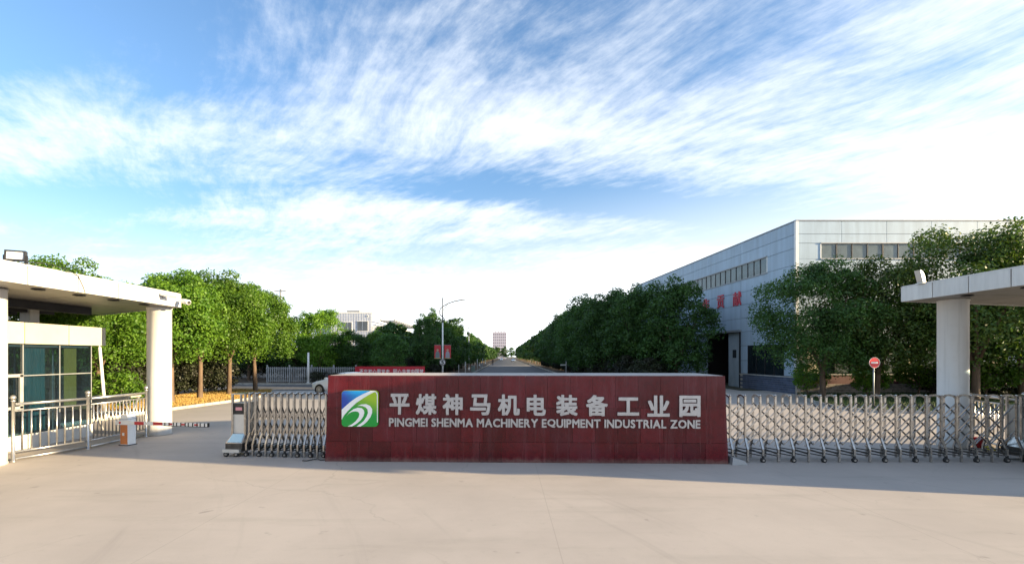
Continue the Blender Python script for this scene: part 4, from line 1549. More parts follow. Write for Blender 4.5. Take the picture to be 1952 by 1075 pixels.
# ------------------------------------------------------------------ side road fence, poles, posts
t = thing('picket_fence', 'grey steel picket fence beyond the side road under dark trees', 'fence', (-21.5, 42.6, .1))
me = MB().box(-.03, .03, -.02, .02, .05, 1.42).mesh('picket')
for k in range(48):
    obj('picket', me, M_RIB, t, (k * .17, 0, 0))
for z in (.18, 1.28):
    MB().box(-.1, 8.2, .022, .06, z - .03, z + .03).build('rail', M_RIB, t)
for k in range(5):
    MB().box(k * 2 - .06, k * 2 + .06, .06, .16, 0, 1.6).build('post', M_RIB, t)
t = thing('white_pole', 'plain white pole beside the grey picket fence', 'pole', (-17.3, 39.9 + 1.6, .1))
MB().tube([(0, 0, 0), (0, 0, 2.7)], [.09, .08], 10).build('shaft', M_WPAINT, t)
MB().lathe((0, 0, 0), [(.22, 0.003), (.22, .05), (.14, .06)], 10).build('base_flange', M_WPAINT, t)
t = thing('white_pole', 'slim leaning white pole behind the beige trestle table', 'pole', (-15.6, 18.3, .09), 0)
MB().tube([(.12, 0, 0), (-.12, 0, 2.75)], .055, 8).build('shaft', M_WPAINT, t)
MB().tube([(-.12, 0, 2.70), (-.13, 0, 2.9)], .03, 6).build('tip', M_RIB, t)
t = thing('trestle_table', 'beige board table on crossed legs behind the left railing', 'table', (-13.1, 15.8, 0), R(4))
MB().box(-.68, .68, -.3, .3, 1.12, 1.17).build('tabletop', M_TAN, t)
MB().box(-.68, .68, -.3, -.27, .95, 1.12).build('apron', M_TAN, t)
MB().box(-.6, .6, -.27, .27, .60, .63).build('shelf', M_WPAINT, t)
for x in (-.55, .55):
    for s in (-1, 1):
        MB().bar((x + s * .03, -.32 * s, .0), (x + s * .03, .32 * s, 1.12), .04, .05, (1, 0, 0)).build('leg', M_ALU, t)
t = thing('power_pole', 'distant grey power pole with two crossarms above the round trees', 'power pole', (-33.3, 70, .1))
MB().tube([(0, 0, 0), (0, 0, 12.3)], [.2, .12], 10).build('pole', M_TRIM, t)
for z, w in ((12.0, .85), (9.7, .75)):
    a = MB().box(-w, w, -.14, -.05, z - .06, z + .06).build('crossarm', M_TRIM, t)
    for x in (-w + .1, 0.25, w - .1):
        MB().lathe((x, -.09, z + .06), [(.05, 0), (.05, .2)], 8).build('insulator', M_WPAINT, a)
mk = MB().lathe((0, 0, 0), [(.06, .003), (.06, 1.5), (.03, 1.55)], 10).mesh('post')
for x, y, lab in ((-5.15, 61, 'taller white marker post at the left edge of the avenue'), (-5.6, 57.0, 'thin pale marker post among the dark left hedges')):
    o = obj('marker_post', mk, M_WPAINT, None, (x, y, .1), scale=(1 if x > -5.3 else .55, 1 if x > -5.3 else .55, 1.08 if x > -5.3 else .9))
    tag(o, lab, 'post', 'marker posts by the avenue')
for x, y, lab in ((-4.95, 84, 'pale marker post under the left avenue trees beyond the litter bin'), (-4.95, 104, 'small far marker post near the walking person')):
    o = obj('marker_post', mk, M_WPAINT, None, (x, y, .1), scale=(1, 1, 1.2))
    tag(o, lab, 'post', 'marker posts by the avenue')
t = thing('litter_bin', 'grey green litter bin at the left kerb of the avenue', 'bin', (-4.95, 73, .1))
MB().box(-.28, .28, -.22, .22, .0, .85).build('body', mat('bin_green', (.20, .26, .22), .6), t)
MB().box(-.31, .31, -.25, .25, .85, .95).build('lid', M_TRIM, t)
t = thing('litter_bin', 'small pale litter bin farther along the left kerb', 'bin', (-4.9, 98, .1))
MB().box(-.28, .28, -.22, .22, .0, .85).build('body', M_RIB, t)
MB().box(-.31, .31, -.25, .25, .85, .95).build('lid', M_TRIM, t)
t = thing('signpost', 'thin post with small pale board under the dark right trees', 'sign', (8.0, 62, .1))
MB().tube([(0, 0, 0), (0, 0, 1.75)], .05, 8).build('pole', M_WPAINT, t)
MB().box(-.75, -.06, -.03, .0, 1.15, 1.32).build('board', M_WPAINT, t)
t = thing('signpost', 'small white square board on a low post before the right trees', 'sign', (8.4, 46, .1))
MB().tube([(0, .02, 0), (0, .02, 1.2)], .03, 8).build('pole', M_RIB, t)
MB().box(-.16, .16, -.03, .0, 1.0, 1.34).build('board', M_WPAINT, t)
MB().box(-.1, .1, -.034, -.0305, 1.12, 1.2).build('printed_line', M_BLACK, t)

# ------------------------------------------------------------------ white building beyond the left trees
wb = thing('office_building', 'white tiled building with two dark windows above the left trees', 'building', (-29, 90, 0))
MB().box(-4.2, 3.6, 0, 14, 0, 10.6).build('tiled_wall', M_TILEWALL, wb)
MB().box(-4.3, 3.7, -.05, 14, 10.6, 10.85).build('roof', M_WPAINT, wb)
MB().box(-8.2, -4.2, 2.5, 14, 0, 10.4).build('side_wing', M_TILEWALL, wb)
MB().box(-8.0, -4.5, 2.44, 2.5, 8.1, 9.9).build('wing_glazing', M_RIB, wb)
for x in (-7.8, -6.3, -4.9):
    MB().box(x - .5, x + .5, 3, 4, 10.4, 11.0).build('roof_vent', M_TRIM, wb)
MB().box(-2.2, .3, 3, 5, 10.85, 11.5).build('roof_tank', M_TRIM, wb)
for a, c, z0, z1 in ((-1.9, -.15, 7.2, 9.0), (.75, 2.9, 7.2, 9.2), (2.55, 2.95, 9.9, 10.3), (-1.9, -.15, 3.6, 5.4), (.75, 2.9, 3.6, 5.4)):
    w = MB().box(a, c, -.06, .02, z0, z1).build('window_frame', M_WPAINT, wb)
    nn = 2 if c - a > .6 else 1
    for q in range(nn):
        MB().box(a + .08 + (c - a - .08) * q / nn, a + (c - a - .08) * (q + 1) / nn, -.075, -.062, z0 + .1, z1 - .1).build('pane', M_WINDARK, w)
# joint grid of the tile cladding, proud ribs
m = MB()
for k in range(1, 21):
    m.box(-4.2, 3.6, -.025, 0, k * .5 - .02, k * .5 + .02)
for k in range(1, 16):
    m.box(-4.2 + k * .49 - .02, -4.2 + k * .49 + .02, -.025, -.001, 0.0, 10.59)
o = m.build('joint_grid', mat('tile_joint', (0.42, 0.44, 0.50), 0.7), wb)
o['kind'] = 'stuff'
an = thing('annex_building', 'bright white annex with a slatted roof canopy beside the tiled building', 'building', (-24, 91, 0))
MB().box(-1.3, 1.6, -.8, 22, 0, 8.3).build('wall', M_WPAINT, an)
MB().box(-1.28, -.35, -.86, -.8, 0.3, 7.3).build('blue_glazing', M_BLUEGL, an)
for k in range(4):
    MB().box(1.6, 1.64, 1 + k * 5.2, 4.2 + k * 5.2, 5.3, 7.2).build('window', M_WINDARK, an)
for k in range(12):
    MB().box(.2, 3.0, -1 + k * 2.1, -.8 + k * 2.1, 9.0, 9.25).build('canopy_slat', M_TRIM, an)
for k in range(5):
    MB().box(1.35, 1.55, -.6 + k * 5.4, -.4 + k * 5.4, 8.3, 9.0).build('canopy_post', M_WPAINT, an)
MB().box(2.8, 3.0, -1.2, 22.5, 9.25, 9.5).build('canopy_beam', M_TRIM, an)
MB().box(.2, .4, -1.2, 22.5, 9.25, 9.5).build('canopy_beam', M_TRIM, an)

t = thing('shed', 'low white shed with red striped roof edge behind the left column', 'shed', (-34.0, 44, 0))
MB().box(-8, 1.6, 0, 8, 0, 2.9).build('wall', M_WPAINT, t)
MB().box(-8.4, 2.0, -.6, 8.4, 3.7, 3.9).build('roof', M_WPAINT, t)
MB().box(-8, 1.8, -.3, 8, 2.91, 3.69).build('eaves_beam', M_CREAM, t)
for k in range(4):
    MB().box(-7.5 + k * 2.4, -6.4 + k * 2.4, -.33, -.302, 2.95, 3.6).build('red_stripe', M_REDP, t)
for k in range(2):
    MB().box(-6 + k * 4, -4 + k * 4, -.03, .0, .8, 2.2).build('window', M_WINDARK, t)

# ------------------------------------------------------------------ tower block at the end of the avenue
M_TOWERWIN = mat('tower_window', (0.27, 0.25, 0.31), 0.3)  # windows paled as well, haze put into the colour
tb = thing('tower_block', 'pinkish tower block in haze paled colours with a grid of windows', 'tower block', (-5.1, 430, 0))
MB().box(-6.6, 6.6, 0, 12, 0, 24.2).build('tower_wall', M_TOWER, tb)
me = MB().box(-.62, .62, -.08, 0.0, -.8, .8).mesh('window')
for i in range(7):
    for j in range(8):
        obj('window', me, M_TOWERWIN, tb, (-5.5 + i * 1.83, -.002, 4 + j * 2.6))
for i in range(4):
    MB().box(-4.3 + i * 2.6, -3.1 + i * 2.6, 1, 4, 24.2, 25.6).build('roof_block', M_TOWER, tb)
MB().box(-6.8, 6.8, -.2, 12.2, 24.2, 24.5).build('parapet', M_TOWER, tb)

# ------------------------------------------------------------------ white car on the side road
def make_car(label, loc, rz):
    t = thing('car', label, 'car', loc, rz, 'white cars')
    # lengthwise sections: x, half width low, half width top, z bottom, z belt, z roof (roof None = bonnet)
    sec = [(-2.22, .62, .55, .34, .58, None), (-2.12, .80, .70, .22, .70, None), (-1.75, .87, .80, .19, .84, None), (-1.25, .89, .82, .18, .93, None), (-.98, .90, .80, .18, .97, 1.02),
           (-.25, .90, .62, .18, .98, 1.40), (.35, .90, .60, .18, .99, 1.46), (1.1, .90, .60, .18, 1.0, 1.42), (1.75, .89, .70, .19, 1.02, 1.15), (2.1, .86, .74, .24, .98, None), (2.24, .72, .66, .36, .80, None)]
    m = MB()
    rings = []
    for x, wl, wt, zb, ze, zr in sec:
        top = zr if zr else ze + .03
        wr = wt if zr else wl * .85
        prof = [(0, zb), (wl * .86, zb), (wl, zb + .15), (wl * 1.0, ze - .12), (wl * .97, ze), (wr, top - .04), (wr * .8, top), (0, top + .015)]
        b = len(m.v)
        full = [(y, z) for y, z in prof] + [(-y, z) for y, z in prof[-2:0:-1]]
        m.v += [(x, y, z) for y, z in full]
        rings.append((b, len(full)))
    for (b0, n), (b1, _) in zip(rings, rings[1:]):
        for k in range(n):
            m.face((b0 + k, b0 + (k + 1) % n, b1 + (k + 1) % n, b1 + k), True)
    m.face([rings[0][0] + k for k in range(rings[0][1])])
    m.face([rings[-1][0] + k for k in range(rings[-1][1])][::-1])
    body = m.build('body', M_CARPAINT, t)
    md = body.modifiers.new('smooth', 'SUBSURF'); md.levels = 1; md.render_levels = 1
    # glazing set just proud of the cabin sides
    for s in (-1, 1):
        for q in ([(-.80, 1.0), (-.18, 1.33), (.32, 1.37), (.32, 1.01)], [(.38, 1.01), (.38, 1.37), (1.05, 1.34), (1.5, 1.05)]):
            y = lambda z: s * (.885 - (z - .98) * .60)
            P = [(x, y(z), z) for x, z in q] + [(x, y(z) - s * .015, z) for x, z in q]
            MB().hexa(P).build('side_window', M_GLASS_CAR, t)
        MB().bar((.35, s * .88, 1.0), (.35, s * .655, 1.38), .06, .02, (0, s, .4)).build('window_pillar', M_BLACK, t)
        MB().hexa([(-.95, s * .86 - .02, .99), (-.78, s * .86 - .02, .99), (-.78, s * 1.05, 1.0), (-.95, s * 1.03, 1.0), (-.92, s * .86, 1.08), (-.78, s * .86, 1.10), (-.78, s * 1.05, 1.12), (-.92, s * 1.03, 1.10)]).build('wing_mirror', M_CARPAINT, t)
        MB().hexa([(-2.16, s * .70 - .05, .60), (-1.75, s * .86 - .04, .70), (-1.75, s * .86 + .0, .70), (-2.14, s * .70 + .05, .60), (-2.12, s * .68 - .05, .72), (-1.62, s * .84 - .04, .86), (-1.62, s * .85, .86), (-2.1, s * .70 + .04, .73)]).build('headlight', M_LAMP, t)
        MB().box(.25, .45, s * .905 - .01, s * .905 + .01, .84, .87).build('door_handle', M_ALU, t)
        for x in (-1.42, 1.38):
            w = MB().lathe((x, s * .80, .31), [(.22, -.10), (.30, -.095), (.315, -.05), (.315, .05), (.30, .095), (.22, .10)], 24, 'y').build('tyre', M_TYRE, t)
            MB().lathe((x, s * .862, .31), [(.345, -.06), (.36, -.02), (.36, .03), (.345, .052)], 24, 'y').build('wheel_arch', M_BLACK, t)
            w.name = 'wheel'
            MB().lathe((x, s * .905, .31), [(.215, -.012), (.215, .006)], 24, 'y').build('rim', M_DARK, w)
            sp = MB()
            for k in range(10):
                a = 2 * math.pi * k / 10
                sp.bar((x + .03 * math.cos(a), s * .922, .31 + .03 * math.sin(a)), (x + .2 * math.cos(a), s * .922, .31 + .2 * math.sin(a)), .045, .012, (0, 1, 0))
            sp.lathe((x, s * .922, .31), [(.05, -.01), (.05, .012)], 12, 'y')
            for k in range(24):
                a0, a1 = 2 * math.pi * k / 24, 2 * math.pi * (k + 1) / 24
                sp.bar((x + .205 * math.cos(a0), s * .92, .31 + .205 * math.sin(a0)), (x + .205 * math.cos(a1), s * .92, .31 + .205 * math.sin(a1)), .025, .014, (0, 1, 0))
            sp.build('spokes', M_ALU, w)
    MB().hexa([(-1.02, -.74, 1.02), (-1.02, .74, 1.02), (-.98, .74, 1.0), (-.98, -.74, 1.0), (-.30, -.57, 1.395), (-.30, .57, 1.395), (-.26, .57, 1.38), (-.26, -.57, 1.38)]).build('windscreen', M_GLASS_CAR, t)
    MB().box(-2.235, -2.20, -.42, .42, .36, .46).build('grille', M_BLACK, t)
    return t


car = make_car('white saloon car nosing out on the side road behind the sign wall', (-10.45, 31.1, .012), R(-18))
for x, y, rz, lab in ((3.6, 205, R(90), 'tiny white car far down the right side of the avenue'), (-2.0, 262, R(90), 'tiny white car farthest down the avenue on its left side')):
    c = copy_tree(car)
    c.location = (x, y, .012)
    c.rotation_euler = (0, 0, rz)
    c['label'] = lab

# ------------------------------------------------------------------ person walking on the avenue
def person(label, loc, rz):
    t = thing('person', label, 'person', loc, rz)
    me = bpy.data.meshes.new('body')
    J = [(0, 0, .95), (0, 0, 1.15), (0, 0, 1.38), (0, 0, 1.50), (0, -.02, 1.60), (0, -.02, 1.70),
         (.10, 0, .90), (.11, -.12, .50), (.11, -.10, .09), (.11, -.22, .04),
         (-.10, 0, .90), (-.11, .08, .50), (-.11, .20, .10), (-.11, .10, .04),
         (.19, 0, 1.38), (.24, .04, 1.10), (.25, -.04, .86), (-.19, 0, 1.38), (-.24, -.04, 1.10), (-.25, -.14, .88)]
    E_ = [(0, 1), (1, 2), (2, 3), (3, 4), (4, 5), (0, 6), (6, 7), (7, 8), (8, 9), (0, 10), (10, 11), (11, 12), (12, 13), (2, 14), (14, 15), (15, 16), (2, 17), (17, 18), (18, 19)]
    r = [.14, .13, .15, .055, .095, .08, .09, .065, .045, .04, .09, .065, .045, .04, .06, .045, .035, .06, .045, .035]
    me.from_pydata(J, E_, [])
    o = obj('body', me, M_NAVY, t)
    sk = o.modifiers.new('skin', 'SKIN')
    for v, q in zip(me.skin_vertices[0].data, r):
        v.radius = (q, q)
    me.skin_vertices[0].data[0].use_root = True
    o.modifiers.new('sub', 'SUBSURF').levels = 1
    MB().lathe((0, -.02, 1.62), [(.03, -.11), (.08, -.06), (.098, .0), (.09, .07), (.04, .11)], 12).build('head', M_SKIN, t)
    MB().lathe((0, .0, 1.66), [(.10, -.03), (.105, .02), (.08, .075), (.03, .095)], 12).build('hair', M_BLACK, t)


person('person in dark clothes walking along the left edge of the avenue', (-3.3, 126, .012), R(180))

# ------------------------------------------------------------------ trees
def leaf_cloud(name, seed, R_, zlo, zhi, n_clump, n_leaf, L, W, shape='round', fill=.25):
    """crown of separate leaf faces gathered in clumps over an uneven ellipsoid"""
    rg = np.random.default_rng(seed)
    H = (zhi - zlo) / 2
    zc = (zhi + zlo) / 2
    lob = rg.normal(size=(7, 3)); lob /= np.linalg.norm(lob, axis=1)[:, None]
    amp = rg.uniform(-.16, .22, 7)

    def radius(d):
        k = np.ones(len(d))
        for q, a in zip(lob, amp):
            k += a * np.clip(d @ q, 0, 1) ** 3
        if shape == 'cone':
            z = d[:, 2]
            k *= np.where(z > 0, 1 - .42 * np.sin(np.clip(z, 0, 1) * math.pi) + .12 * z ** 3, 1.0)
        return k
    d = rg.normal(size=(n_clump, 3)); d /= np.linalg.norm(d, axis=1)[:, None]
    d[:, 2] = np.where(d[:, 2] < -.75, -d[:, 2], d[:, 2])
    rr = rg.uniform(.62, .98, n_clump) ** .8
    cc = d * (radius(d) * rr)[:, None] * np.array([R_, R_, H])
    cr = rg.uniform(.15, .29, n_clump) * R_
    per = np.maximum(6, (n_leaf * (1 - fill) * cr ** 2 / (cr ** 2).sum()).astype(int))
    idx = np.repeat(np.arange(n_clump), per)
    n1 = len(idx)
    e = rg.normal(size=(n1, 3)); e /= np.linalg.norm(e, axis=1)[:, None]
    e[:, 2] = np.where((e[:, 2] < 0) & (rg.random(n1) < .5), -e[:, 2], e[:, 2])
    p1 = cc[idx] + e * (cr[idx] * rg.uniform(.55, 1.08, n1))[:, None] * np.array([1, 1, .8])
    n2 = int(n_leaf * fill)
    f = rg.normal(size=(n2, 3)); f /= np.linalg.norm(f, axis=1)[:, None]
    p2 = f * (radius(f) * rg.random(n2) ** .45 * .9)[:, None] * np.array([R_, R_, H])
    p = np.concatenate([p1, p2])
    out = np.concatenate([e, f])
    nrm = out * .75 + rg.normal(size=p.shape) * .55 + np.array([0, 0, .35])
    nrm /= np.linalg.norm(nrm, axis=1)[:, None]
    a = rg.normal(size=p.shape)
    a -= nrm * (a * nrm).sum(1)[:, None]
    a /= np.linalg.norm(a, axis=1)[:, None]
    b = np.cross(nrm, a)
    s = rg.uniform(.7, 1.25, len(p))[:, None]
    v = np.stack([p + a * L * .5 * s, p + b * W * .5 * s, p - a * L * .5 * s, p - b * W * .5 * s], 1).reshape(-1, 3)
    v[:, 2] += zc
    n = len(p)
    me = bpy.data.meshes.new(name)
    me.vertices.add(n * 4); me.loops.add(n * 4); me.polygons.add(n)
    me.vertices.foreach_set('co', v.astype(np.float32).ravel())
    me.loops.foreach_set('vertex_index', np.arange(n * 4, dtype=np.int32))
    me.polygons.foreach_set('loop_start', np.arange(0, n * 4, 4, dtype=np.int32))
    me.update(calc_edges=True)
    return me


def trunk_mesh(name, seed, h, r, R_, ztop, fork=True):
    rg = random.Random(seed)
    m = MB()
    b1 = (rg.uniform(-.08, .08), rg.uniform(-.08, .08))
    m.tube([(0, 0, -.05), (0, 0, .08), (b1[0] * .4, b1[1] * .4, h * .35), (b1[0], b1[1], h * .75), (b1[0] * 1.4, b1[1] * 1.4, h)], [r * 1.5, r * 1.15, r, r * .9, r * .85], 10)
    n = 5 if fork else 3
    for k in range(n):
        a = k * 2 * math.pi / n + rg.uniform(-.4, .4)
        L = rg.uniform(.45, .7)
        ex, ey = math.cos(a) * R_ * L, math.sin(a) * R_ * L
        z1 = h + (ztop - h) * rg.uniform(.45, .8)
        x0, y0 = b1[0] * 1.3, b1[1] * 1.3
        m.tube([(x0, y0, h - .12), (x0 + ex * .3, y0 + ey * .3, h + (z1 - h) * .35), (x0 + ex * .65, y0 + ey * .65, h + (z1 - h) * .7), (ex, ey, z1)], [r * .6, r * .48, r * .34, r * .15], 6)
    return m.mesh(name)


def tree_kind(seed, R_, zlo, zhi, h, r, n_clump, n_leaf, L, W, shape='round', m=None):
    return (leaf_cloud('crown', seed, R_, zlo, zhi, n_clump, n_leaf, L, W, shape), trunk_mesh('trunk', seed, h, r, R_, zhi - .5), m)


def plant(kind, name, label, cat, x, y, z=.09, s=1.0, rz=None, group=None, sz=None):
    t = thing(name, label, cat, (x, y, z), random.uniform(0, 6.28) if rz is None else rz, group)
    t.scale = (s, s, s if sz is None else sz)
    obj('trunk', kind[1], M_BARK, t)
    obj('crown', kind[0], kind[2], t)
    return t


# left row: round camphor trees, trunks bare to about 2.3 m
near = [tree_kind(11 + i, 2.45, 1.95, 6.75, 2.3, .13, 95, 27000, .145, .085, 'round', M_LEAF_A) for i in range(4)]
G1 = 'round camphor trees on the left verge'
plant(near[0], 'camphor_tree', 'round light green tree directly behind the left column with forked trunk', 'tree', -16.9, 23.9, s=.98, group=G1)
plant(near[1], 'camphor_tree', 'bright green tree with straight brown trunk, second right of the left column', 'tree', -17.0, 26.3, s=1.0, group=G1)
plant(near[2], 'camphor_tree', 'bright green tree with thick trunk, third right of the left column', 'tree', -16.9, 28.9, s=1.0, group=G1)
plant(near[3], 'camphor_tree', 'yellow green tree at the verge corner, last of the left row', 'tree', -16.6, 31.4, s=1.02, group=G1)
plant(near[2], 'camphor_tree', 'leafy green tree showing between the gatehouse and the left column', 'tree', -17.6, 20.4, s=.82, sz=.80, group=G1)
plant(near[1], 'camphor_tree', 'green tree whose top shows over the left canopy roof', 'tree', -17.2, 17.9, s=.74, sz=.86, group=G1)
plant(near[0], 'camphor_tree', 'tree of the second row filling the gap behind the leftmost trunks', 'tree', -20.8, 25.2, s=.95, group=G1)
plant(near[3], 'camphor_tree', 'tree of the second row behind the middle left trunks', 'tree', -20.6, 29.6, s=.97, group=G1)

# dark hedge behind the trunks
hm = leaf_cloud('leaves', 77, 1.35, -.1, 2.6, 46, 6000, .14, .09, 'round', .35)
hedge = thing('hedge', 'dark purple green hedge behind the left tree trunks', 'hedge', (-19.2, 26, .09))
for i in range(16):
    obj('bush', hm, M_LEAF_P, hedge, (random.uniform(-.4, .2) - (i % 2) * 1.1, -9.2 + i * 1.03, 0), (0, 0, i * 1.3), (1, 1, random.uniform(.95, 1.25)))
hedge2 = thing('hedge', 'dark clipped hedge along the far side of the side road', 'hedge', (-16, 43.2, .1))
for i in range(8):
    obj('bush', hm, M_LEAF_B, hedge2, (-1.0 + i * 1.15, random.uniform(-.2, .4), 0), (0, 0, i * 2.1), (.9, .9, random.uniform(.38, .52)))

hedge3 = thing('hedge', 'tall dark thicket closing the view behind the picket fence', 'hedge', (-22, 52, .1))
for i in range(15):
    obj('bush', hm, M_LEAF_B, hedge3, (-12 + i * 1.7, random.uniform(-.6, .6), 0), (0, 0, i * 1.7), (1.2, 1.2, random.uniform(1.1, 1.5)))
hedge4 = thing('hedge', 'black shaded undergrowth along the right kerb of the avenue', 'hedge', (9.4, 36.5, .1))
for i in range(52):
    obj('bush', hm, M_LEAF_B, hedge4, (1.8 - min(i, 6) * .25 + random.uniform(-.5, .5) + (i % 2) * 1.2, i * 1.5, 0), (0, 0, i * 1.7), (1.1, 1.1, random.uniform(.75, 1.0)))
hedge5 = thing('hedge', 'dark undergrowth under the trees left of the avenue', 'hedge', (-8.6, 51, .1))
for i in range(20):
    obj('bush', hm, M_LEAF_B, hedge5, (random.uniform(-.5, .5) - (i % 2) * 1.0, i * 1.6, 0), (0, 0, i * 1.7), (1, 1, random.uniform(.6, .85)))

hedge6 = thing('hedge', 'dark hedge under the workshop windows at the right picture edge', 'hedge', (27.5, 28.9, .09))
for i in range(20):  # second row and out-of-view bushes added to shade the stone base
    obj('bush', hm, M_LEAF_B, hedge6, (i * .75 - 1.0, (i % 2) * 1.0 - .3, 0), (0, 0, i * 1.7), (.9, .8, random.uniform(.55, .75)))

sk = (leaf_cloud('crown', 91, 1.15, .25, 2.5, 34, 4500, .14, .085, 'round', .3), trunk_mesh('trunk', 91, .5, .05, .9, 2.0), M_LEAF_B)
sk2 = (sk[0], sk[1], M_LEAF_A)
plant(sk2, 'shrub', 'small light green shrub behind the railing left of the column', 'shrub', -15.9, 19.6, s=.75, group='shrubs')
plant(sk, 'shrub', 'dark round shrub before the workshop window left of the right column', 'shrub', 25.0, 28.6, s=1.12, group='shrubs')
plant(sk, 'shrub', 'dark leafy shrub right of the shaded round column', 'shrub', 25.9, 25.5, s=1.25, group='shrubs')
plant(sk2, 'shrub', 'thin green shrub just behind the no entry sign', 'shrub', 20.9, 27.2, s=.85, group='shrubs')
plant(sk2, 'shrub', 'pale green shrub at the workshop corner under the big tree', 'shrub', 18.6, 29.0, s=.85, group='shrubs')

# trees beyond the side road and along the avenue
rnd = [tree_kind(31 + i, 2.9, .7, 7.0, 1.6, .15, 80, 16000, .20, .115, 'round', M_LEAF_B) for i in range(3)]
cone = [tree_kind(41 + i, 2.4, .6, 7.8, 1.6, .14, 75, 14000, .20, .115, 'cone', M_LEAF_B) for i in range(3)]
far = [tree_kind(51 + i, 2.7, .3, 7.4, 1.4, .15, 50, 3000, .46, .27, 'round', M_LEAF_B) for i in range(3)]
rnd_a = (rnd[0][0], rnd[0][1], M_LEAF_A)
G2 = 'trees beyond the side road'
plant(rnd_a, 'round_tree', 'round tree with sunlit top standing alone left of the tiled building', 'tree', -17.9, 45.5, s=.80, sz=.95, group=G2)
plant(rnd[1], 'round_tree', 'dark broad tree below the two windows of the tiled building', 'tree', -14.9, 46.5, s=.66, sz=.70, group=G2)
plant(rnd[2], 'round_tree', 'dark tree right of the blue glazed strip', 'tree', -10.9, 44.5, s=.64, sz=.66, group=G2)
plant(rnd[0], 'round_tree', 'dark tree half hidden behind the slogan board', 'tree', -12.9, 48.5, s=.62, sz=.66, group=G2)
plant(rnd[1], 'round_tree', 'shaded tree filling the gap over the grey picket fence', 'tree', -21.3, 47.5, s=.9, group=G2)
plant(rnd[2], 'round_tree', 'shaded tree farthest left beyond the side road', 'tree', -25.5, 47, s=1.0, group=G2)
plant(rnd[1], 'round_tree', 'shaded tree behind the picket fence and the white pole', 'tree', -18.5, 50.5, s=.7, group=G2)
G3 = 'dark trees along the left of the avenue'
plant(cone[0], 'avenue_tree', 'pointed dark tree with lit tip, left one of the pair by the first lamp', 'tree', -8.7, 50.2, s=.62, sz=.86, group=G3)
plant(cone[1], 'avenue_tree', 'pointed dark tree with lit tip closest left of the first street lamp', 'tree', -8.3, 53.2, s=.66, sz=.97, group=G3)
plant(rnd[2], 'avenue_tree', 'round dark tree right behind the first street lamp', 'tree', -7.6, 56.5, s=.75, sz=.85, group=G3)
plant(cone[2], 'avenue_tree', 'narrow dark tree sticking up before the second street lamp', 'tree', -7.6, 70.0, s=1.02, group=G3)
FARL = 'dark tree in the merged farther part of the left avenue row'
y = 60.0
i = 0
while y < 330:
    if abs(y - 70) > 2.5:
        k = (rnd + cone)[i % 6] if y < 95 else far[i % 3]
        plant(k, 'avenue_tree', FARL, 'tree', -7.8 + random.uniform(-.4, .4), y, s=random.uniform(.82, .95), group=G3)
    y += 4.6 if y < 130 else 7.0
    i += 1
for i in range(7):
    plant(far[i % 3], 'avenue_tree', 'dark tree in the second row behind the left avenue trees', 'tree', -13 - (i % 2) * 2.5, 55 + i * 6, s=.85, group='second row of trees left of the avenue')

G4 = 'dark trees along the right of the avenue'
big = [tree_kind(61 + i, 3.2, .1, 8.6, 1.6, .17, 95, 22000, .205, .115, 'round', M_LEAF_B) for i in range(3)]
plant(big[0], 'avenue_tree', 'tall dark tree hiding the left part of the workshop wall', 'tree', 13.7, 37.8, s=.98, group=G4)
plant(big[1], 'avenue_tree', 'dark tree against the workshop, second from its doorway', 'tree', 11.6, 41.0, s=.95, group=G4)
plant(big[2], 'avenue_tree', 'broad dark tree where the workshop roof line meets the foliage', 'tree', 10.2, 45.2, s=1.0, group=G4)
plant(rnd[1], 'avenue_tree', 'low dark tree at the near right kerb before the workshop door', 'tree', 13.0, 40.3, s=.75, group=G4)
FARR = 'dark tree in the merged farther part of the right avenue row'
y = 49.5
i = 0
while y < 330:
    k = big[i % 3] if y < 95 else far[i % 3]
    plant(k, 'avenue_tree', FARR, 'tree', 9.6 + random.uniform(-.4, .4), y, s=random.uniform(.93, 1.05) if y < 95 else random.uniform(1.05, 1.2), group=G4)
    y += 4.4 if y < 130 else 7.0
    i += 1
for i in range(8):
    plant(far[i % 3], 'avenue_tree', 'dark tree in the second row behind the right avenue trees', 'tree', 14.5 + (i % 2) * 2, 62 + i * 6, s=1.1, group='second row of trees right of the avenue')
farl = [(q[0], q[1], M_LEAF_F) for q in far]
for i, (x, y) in enumerate(((-11, 345), (-6, 352), (-1, 368), (5, 372), (11, 352), (16, 360), (-17, 356), (22, 350), (-24, 362))):
    plant(farl[i % 3], 'distant_tree', 'pale yellow green tree closing the far end of the avenue', 'tree', x, y, s=1.25, group='pale trees at the end of the avenue')

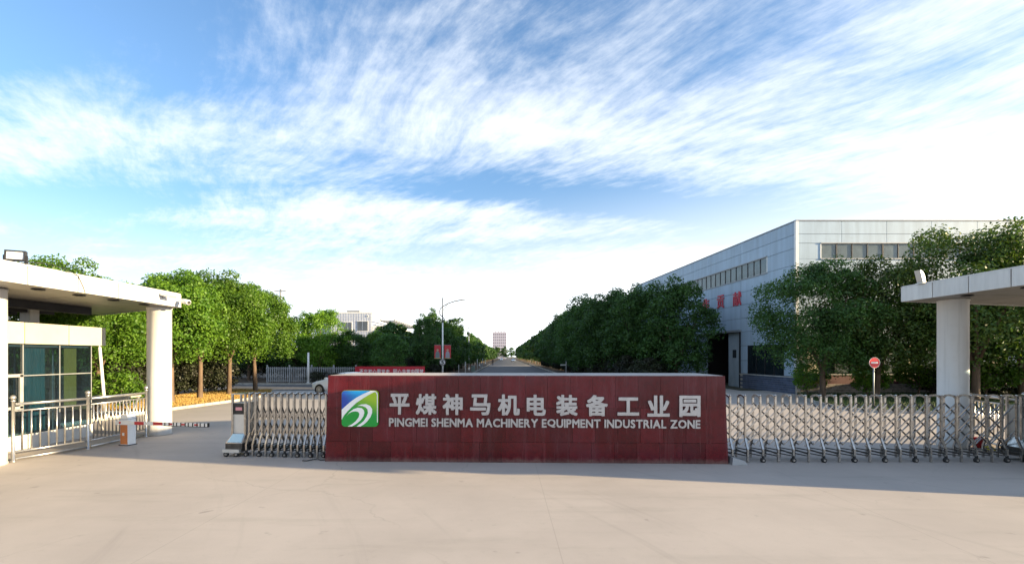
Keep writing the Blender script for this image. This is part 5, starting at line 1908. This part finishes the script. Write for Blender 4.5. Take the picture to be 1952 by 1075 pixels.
# big trees in front of the workshop
wide = [tree_kind(71 + i, 3.3, .95, 8.0, 1.9, .16, 125, 36000, .15, .085, 'round', M_LEAF_B) for i in range(3)]
wide_a = (wide[1][0], wide[1][1], leaf_mat('mixed_leaves', (.024, .062, .012), (.08, .125, .018), .25))
G5 = 'big trees before the workshop'
plant(wide[0], 'camphor_tree', 'large dark green tree before the workshop corner on a black trunk', 'tree', 17.7, 26.3, s=.92, group=G5)
plant(wide_a, 'camphor_tree', 'large green tree behind the no entry sign', 'tree', 20.6, 26.2, s=.92, group=G5)
plant(wide_a, 'camphor_tree', 'tallest bright topped tree over the right canopy', 'tree', 23.9, 24.0, s=1.08, group=G5)
plant(wide[2], 'camphor_tree', 'tree with leaning forked trunk at the right picture edge', 'tree', 27.2, 24.8, s=1.06, group=G5)

plant(wide[1], 'camphor_tree', 'unseen tree added for shade just beyond the right picture edge', 'tree', 32.0, 24.6, s=1.0, group=G5)  # this and the next are out of view, added to shade the wall
plant(wide[0], 'camphor_tree', 'farther unseen tree added for shade outside the right picture edge', 'tree', 37.0, 24.0, s=1.05, group=G5)

# far wood along the horizon, one mass
def far_wood():
    rg = np.random.default_rng(8)
    vs = []
    for side_ in (-1, 1):
        for k in range(170):
            x = side_ * rg.uniform(18, 420)
            yb = rg.uniform(380, 480)
            h = rg.uniform(6, 10)
            n = 90
            d = rg.normal(size=(n, 3)); d /= np.linalg.norm(d, axis=1)[:, None]
            p = d * np.array([5, 4, h * .55]) + np.array([x, yb, h * .5])
            a = rg.normal(size=(n, 3)); a /= np.linalg.norm(a, axis=1)[:, None]
            b = np.cross(d, a); b /= np.maximum(np.linalg.norm(b, axis=1), 1e-6)[:, None]
            vs.append(np.stack([p + a * 1.1, p + b * .8, p - a * 1.1, p - b * .8], 1).reshape(-1, 3))
    v = np.concatenate(vs)
    v[:, 2] = np.maximum(v[:, 2], .02)
    n = len(v) // 4
    m = bpy.data.meshes.new('far_wood')
    m.vertices.add(n * 4); m.loops.add(n * 4); m.polygons.add(n)
    m.vertices.foreach_set('co', v.astype(np.float32).ravel())
    m.loops.foreach_set('vertex_index', np.arange(n * 4, dtype=np.int32))
    m.polygons.foreach_set('loop_start', np.arange(0, n * 4, 4, dtype=np.int32))
    m.update(calc_edges=True)
    o = obj('far_wood', m, M_LEAF_F)
    tag(o, 'far off wood along the horizon on both sides of the avenue', 'wood', kind='stuff')


far_wood()
for me in [q for q in bpy.data.meshes if q.users == 0]:
    bpy.data.meshes.remove(me)
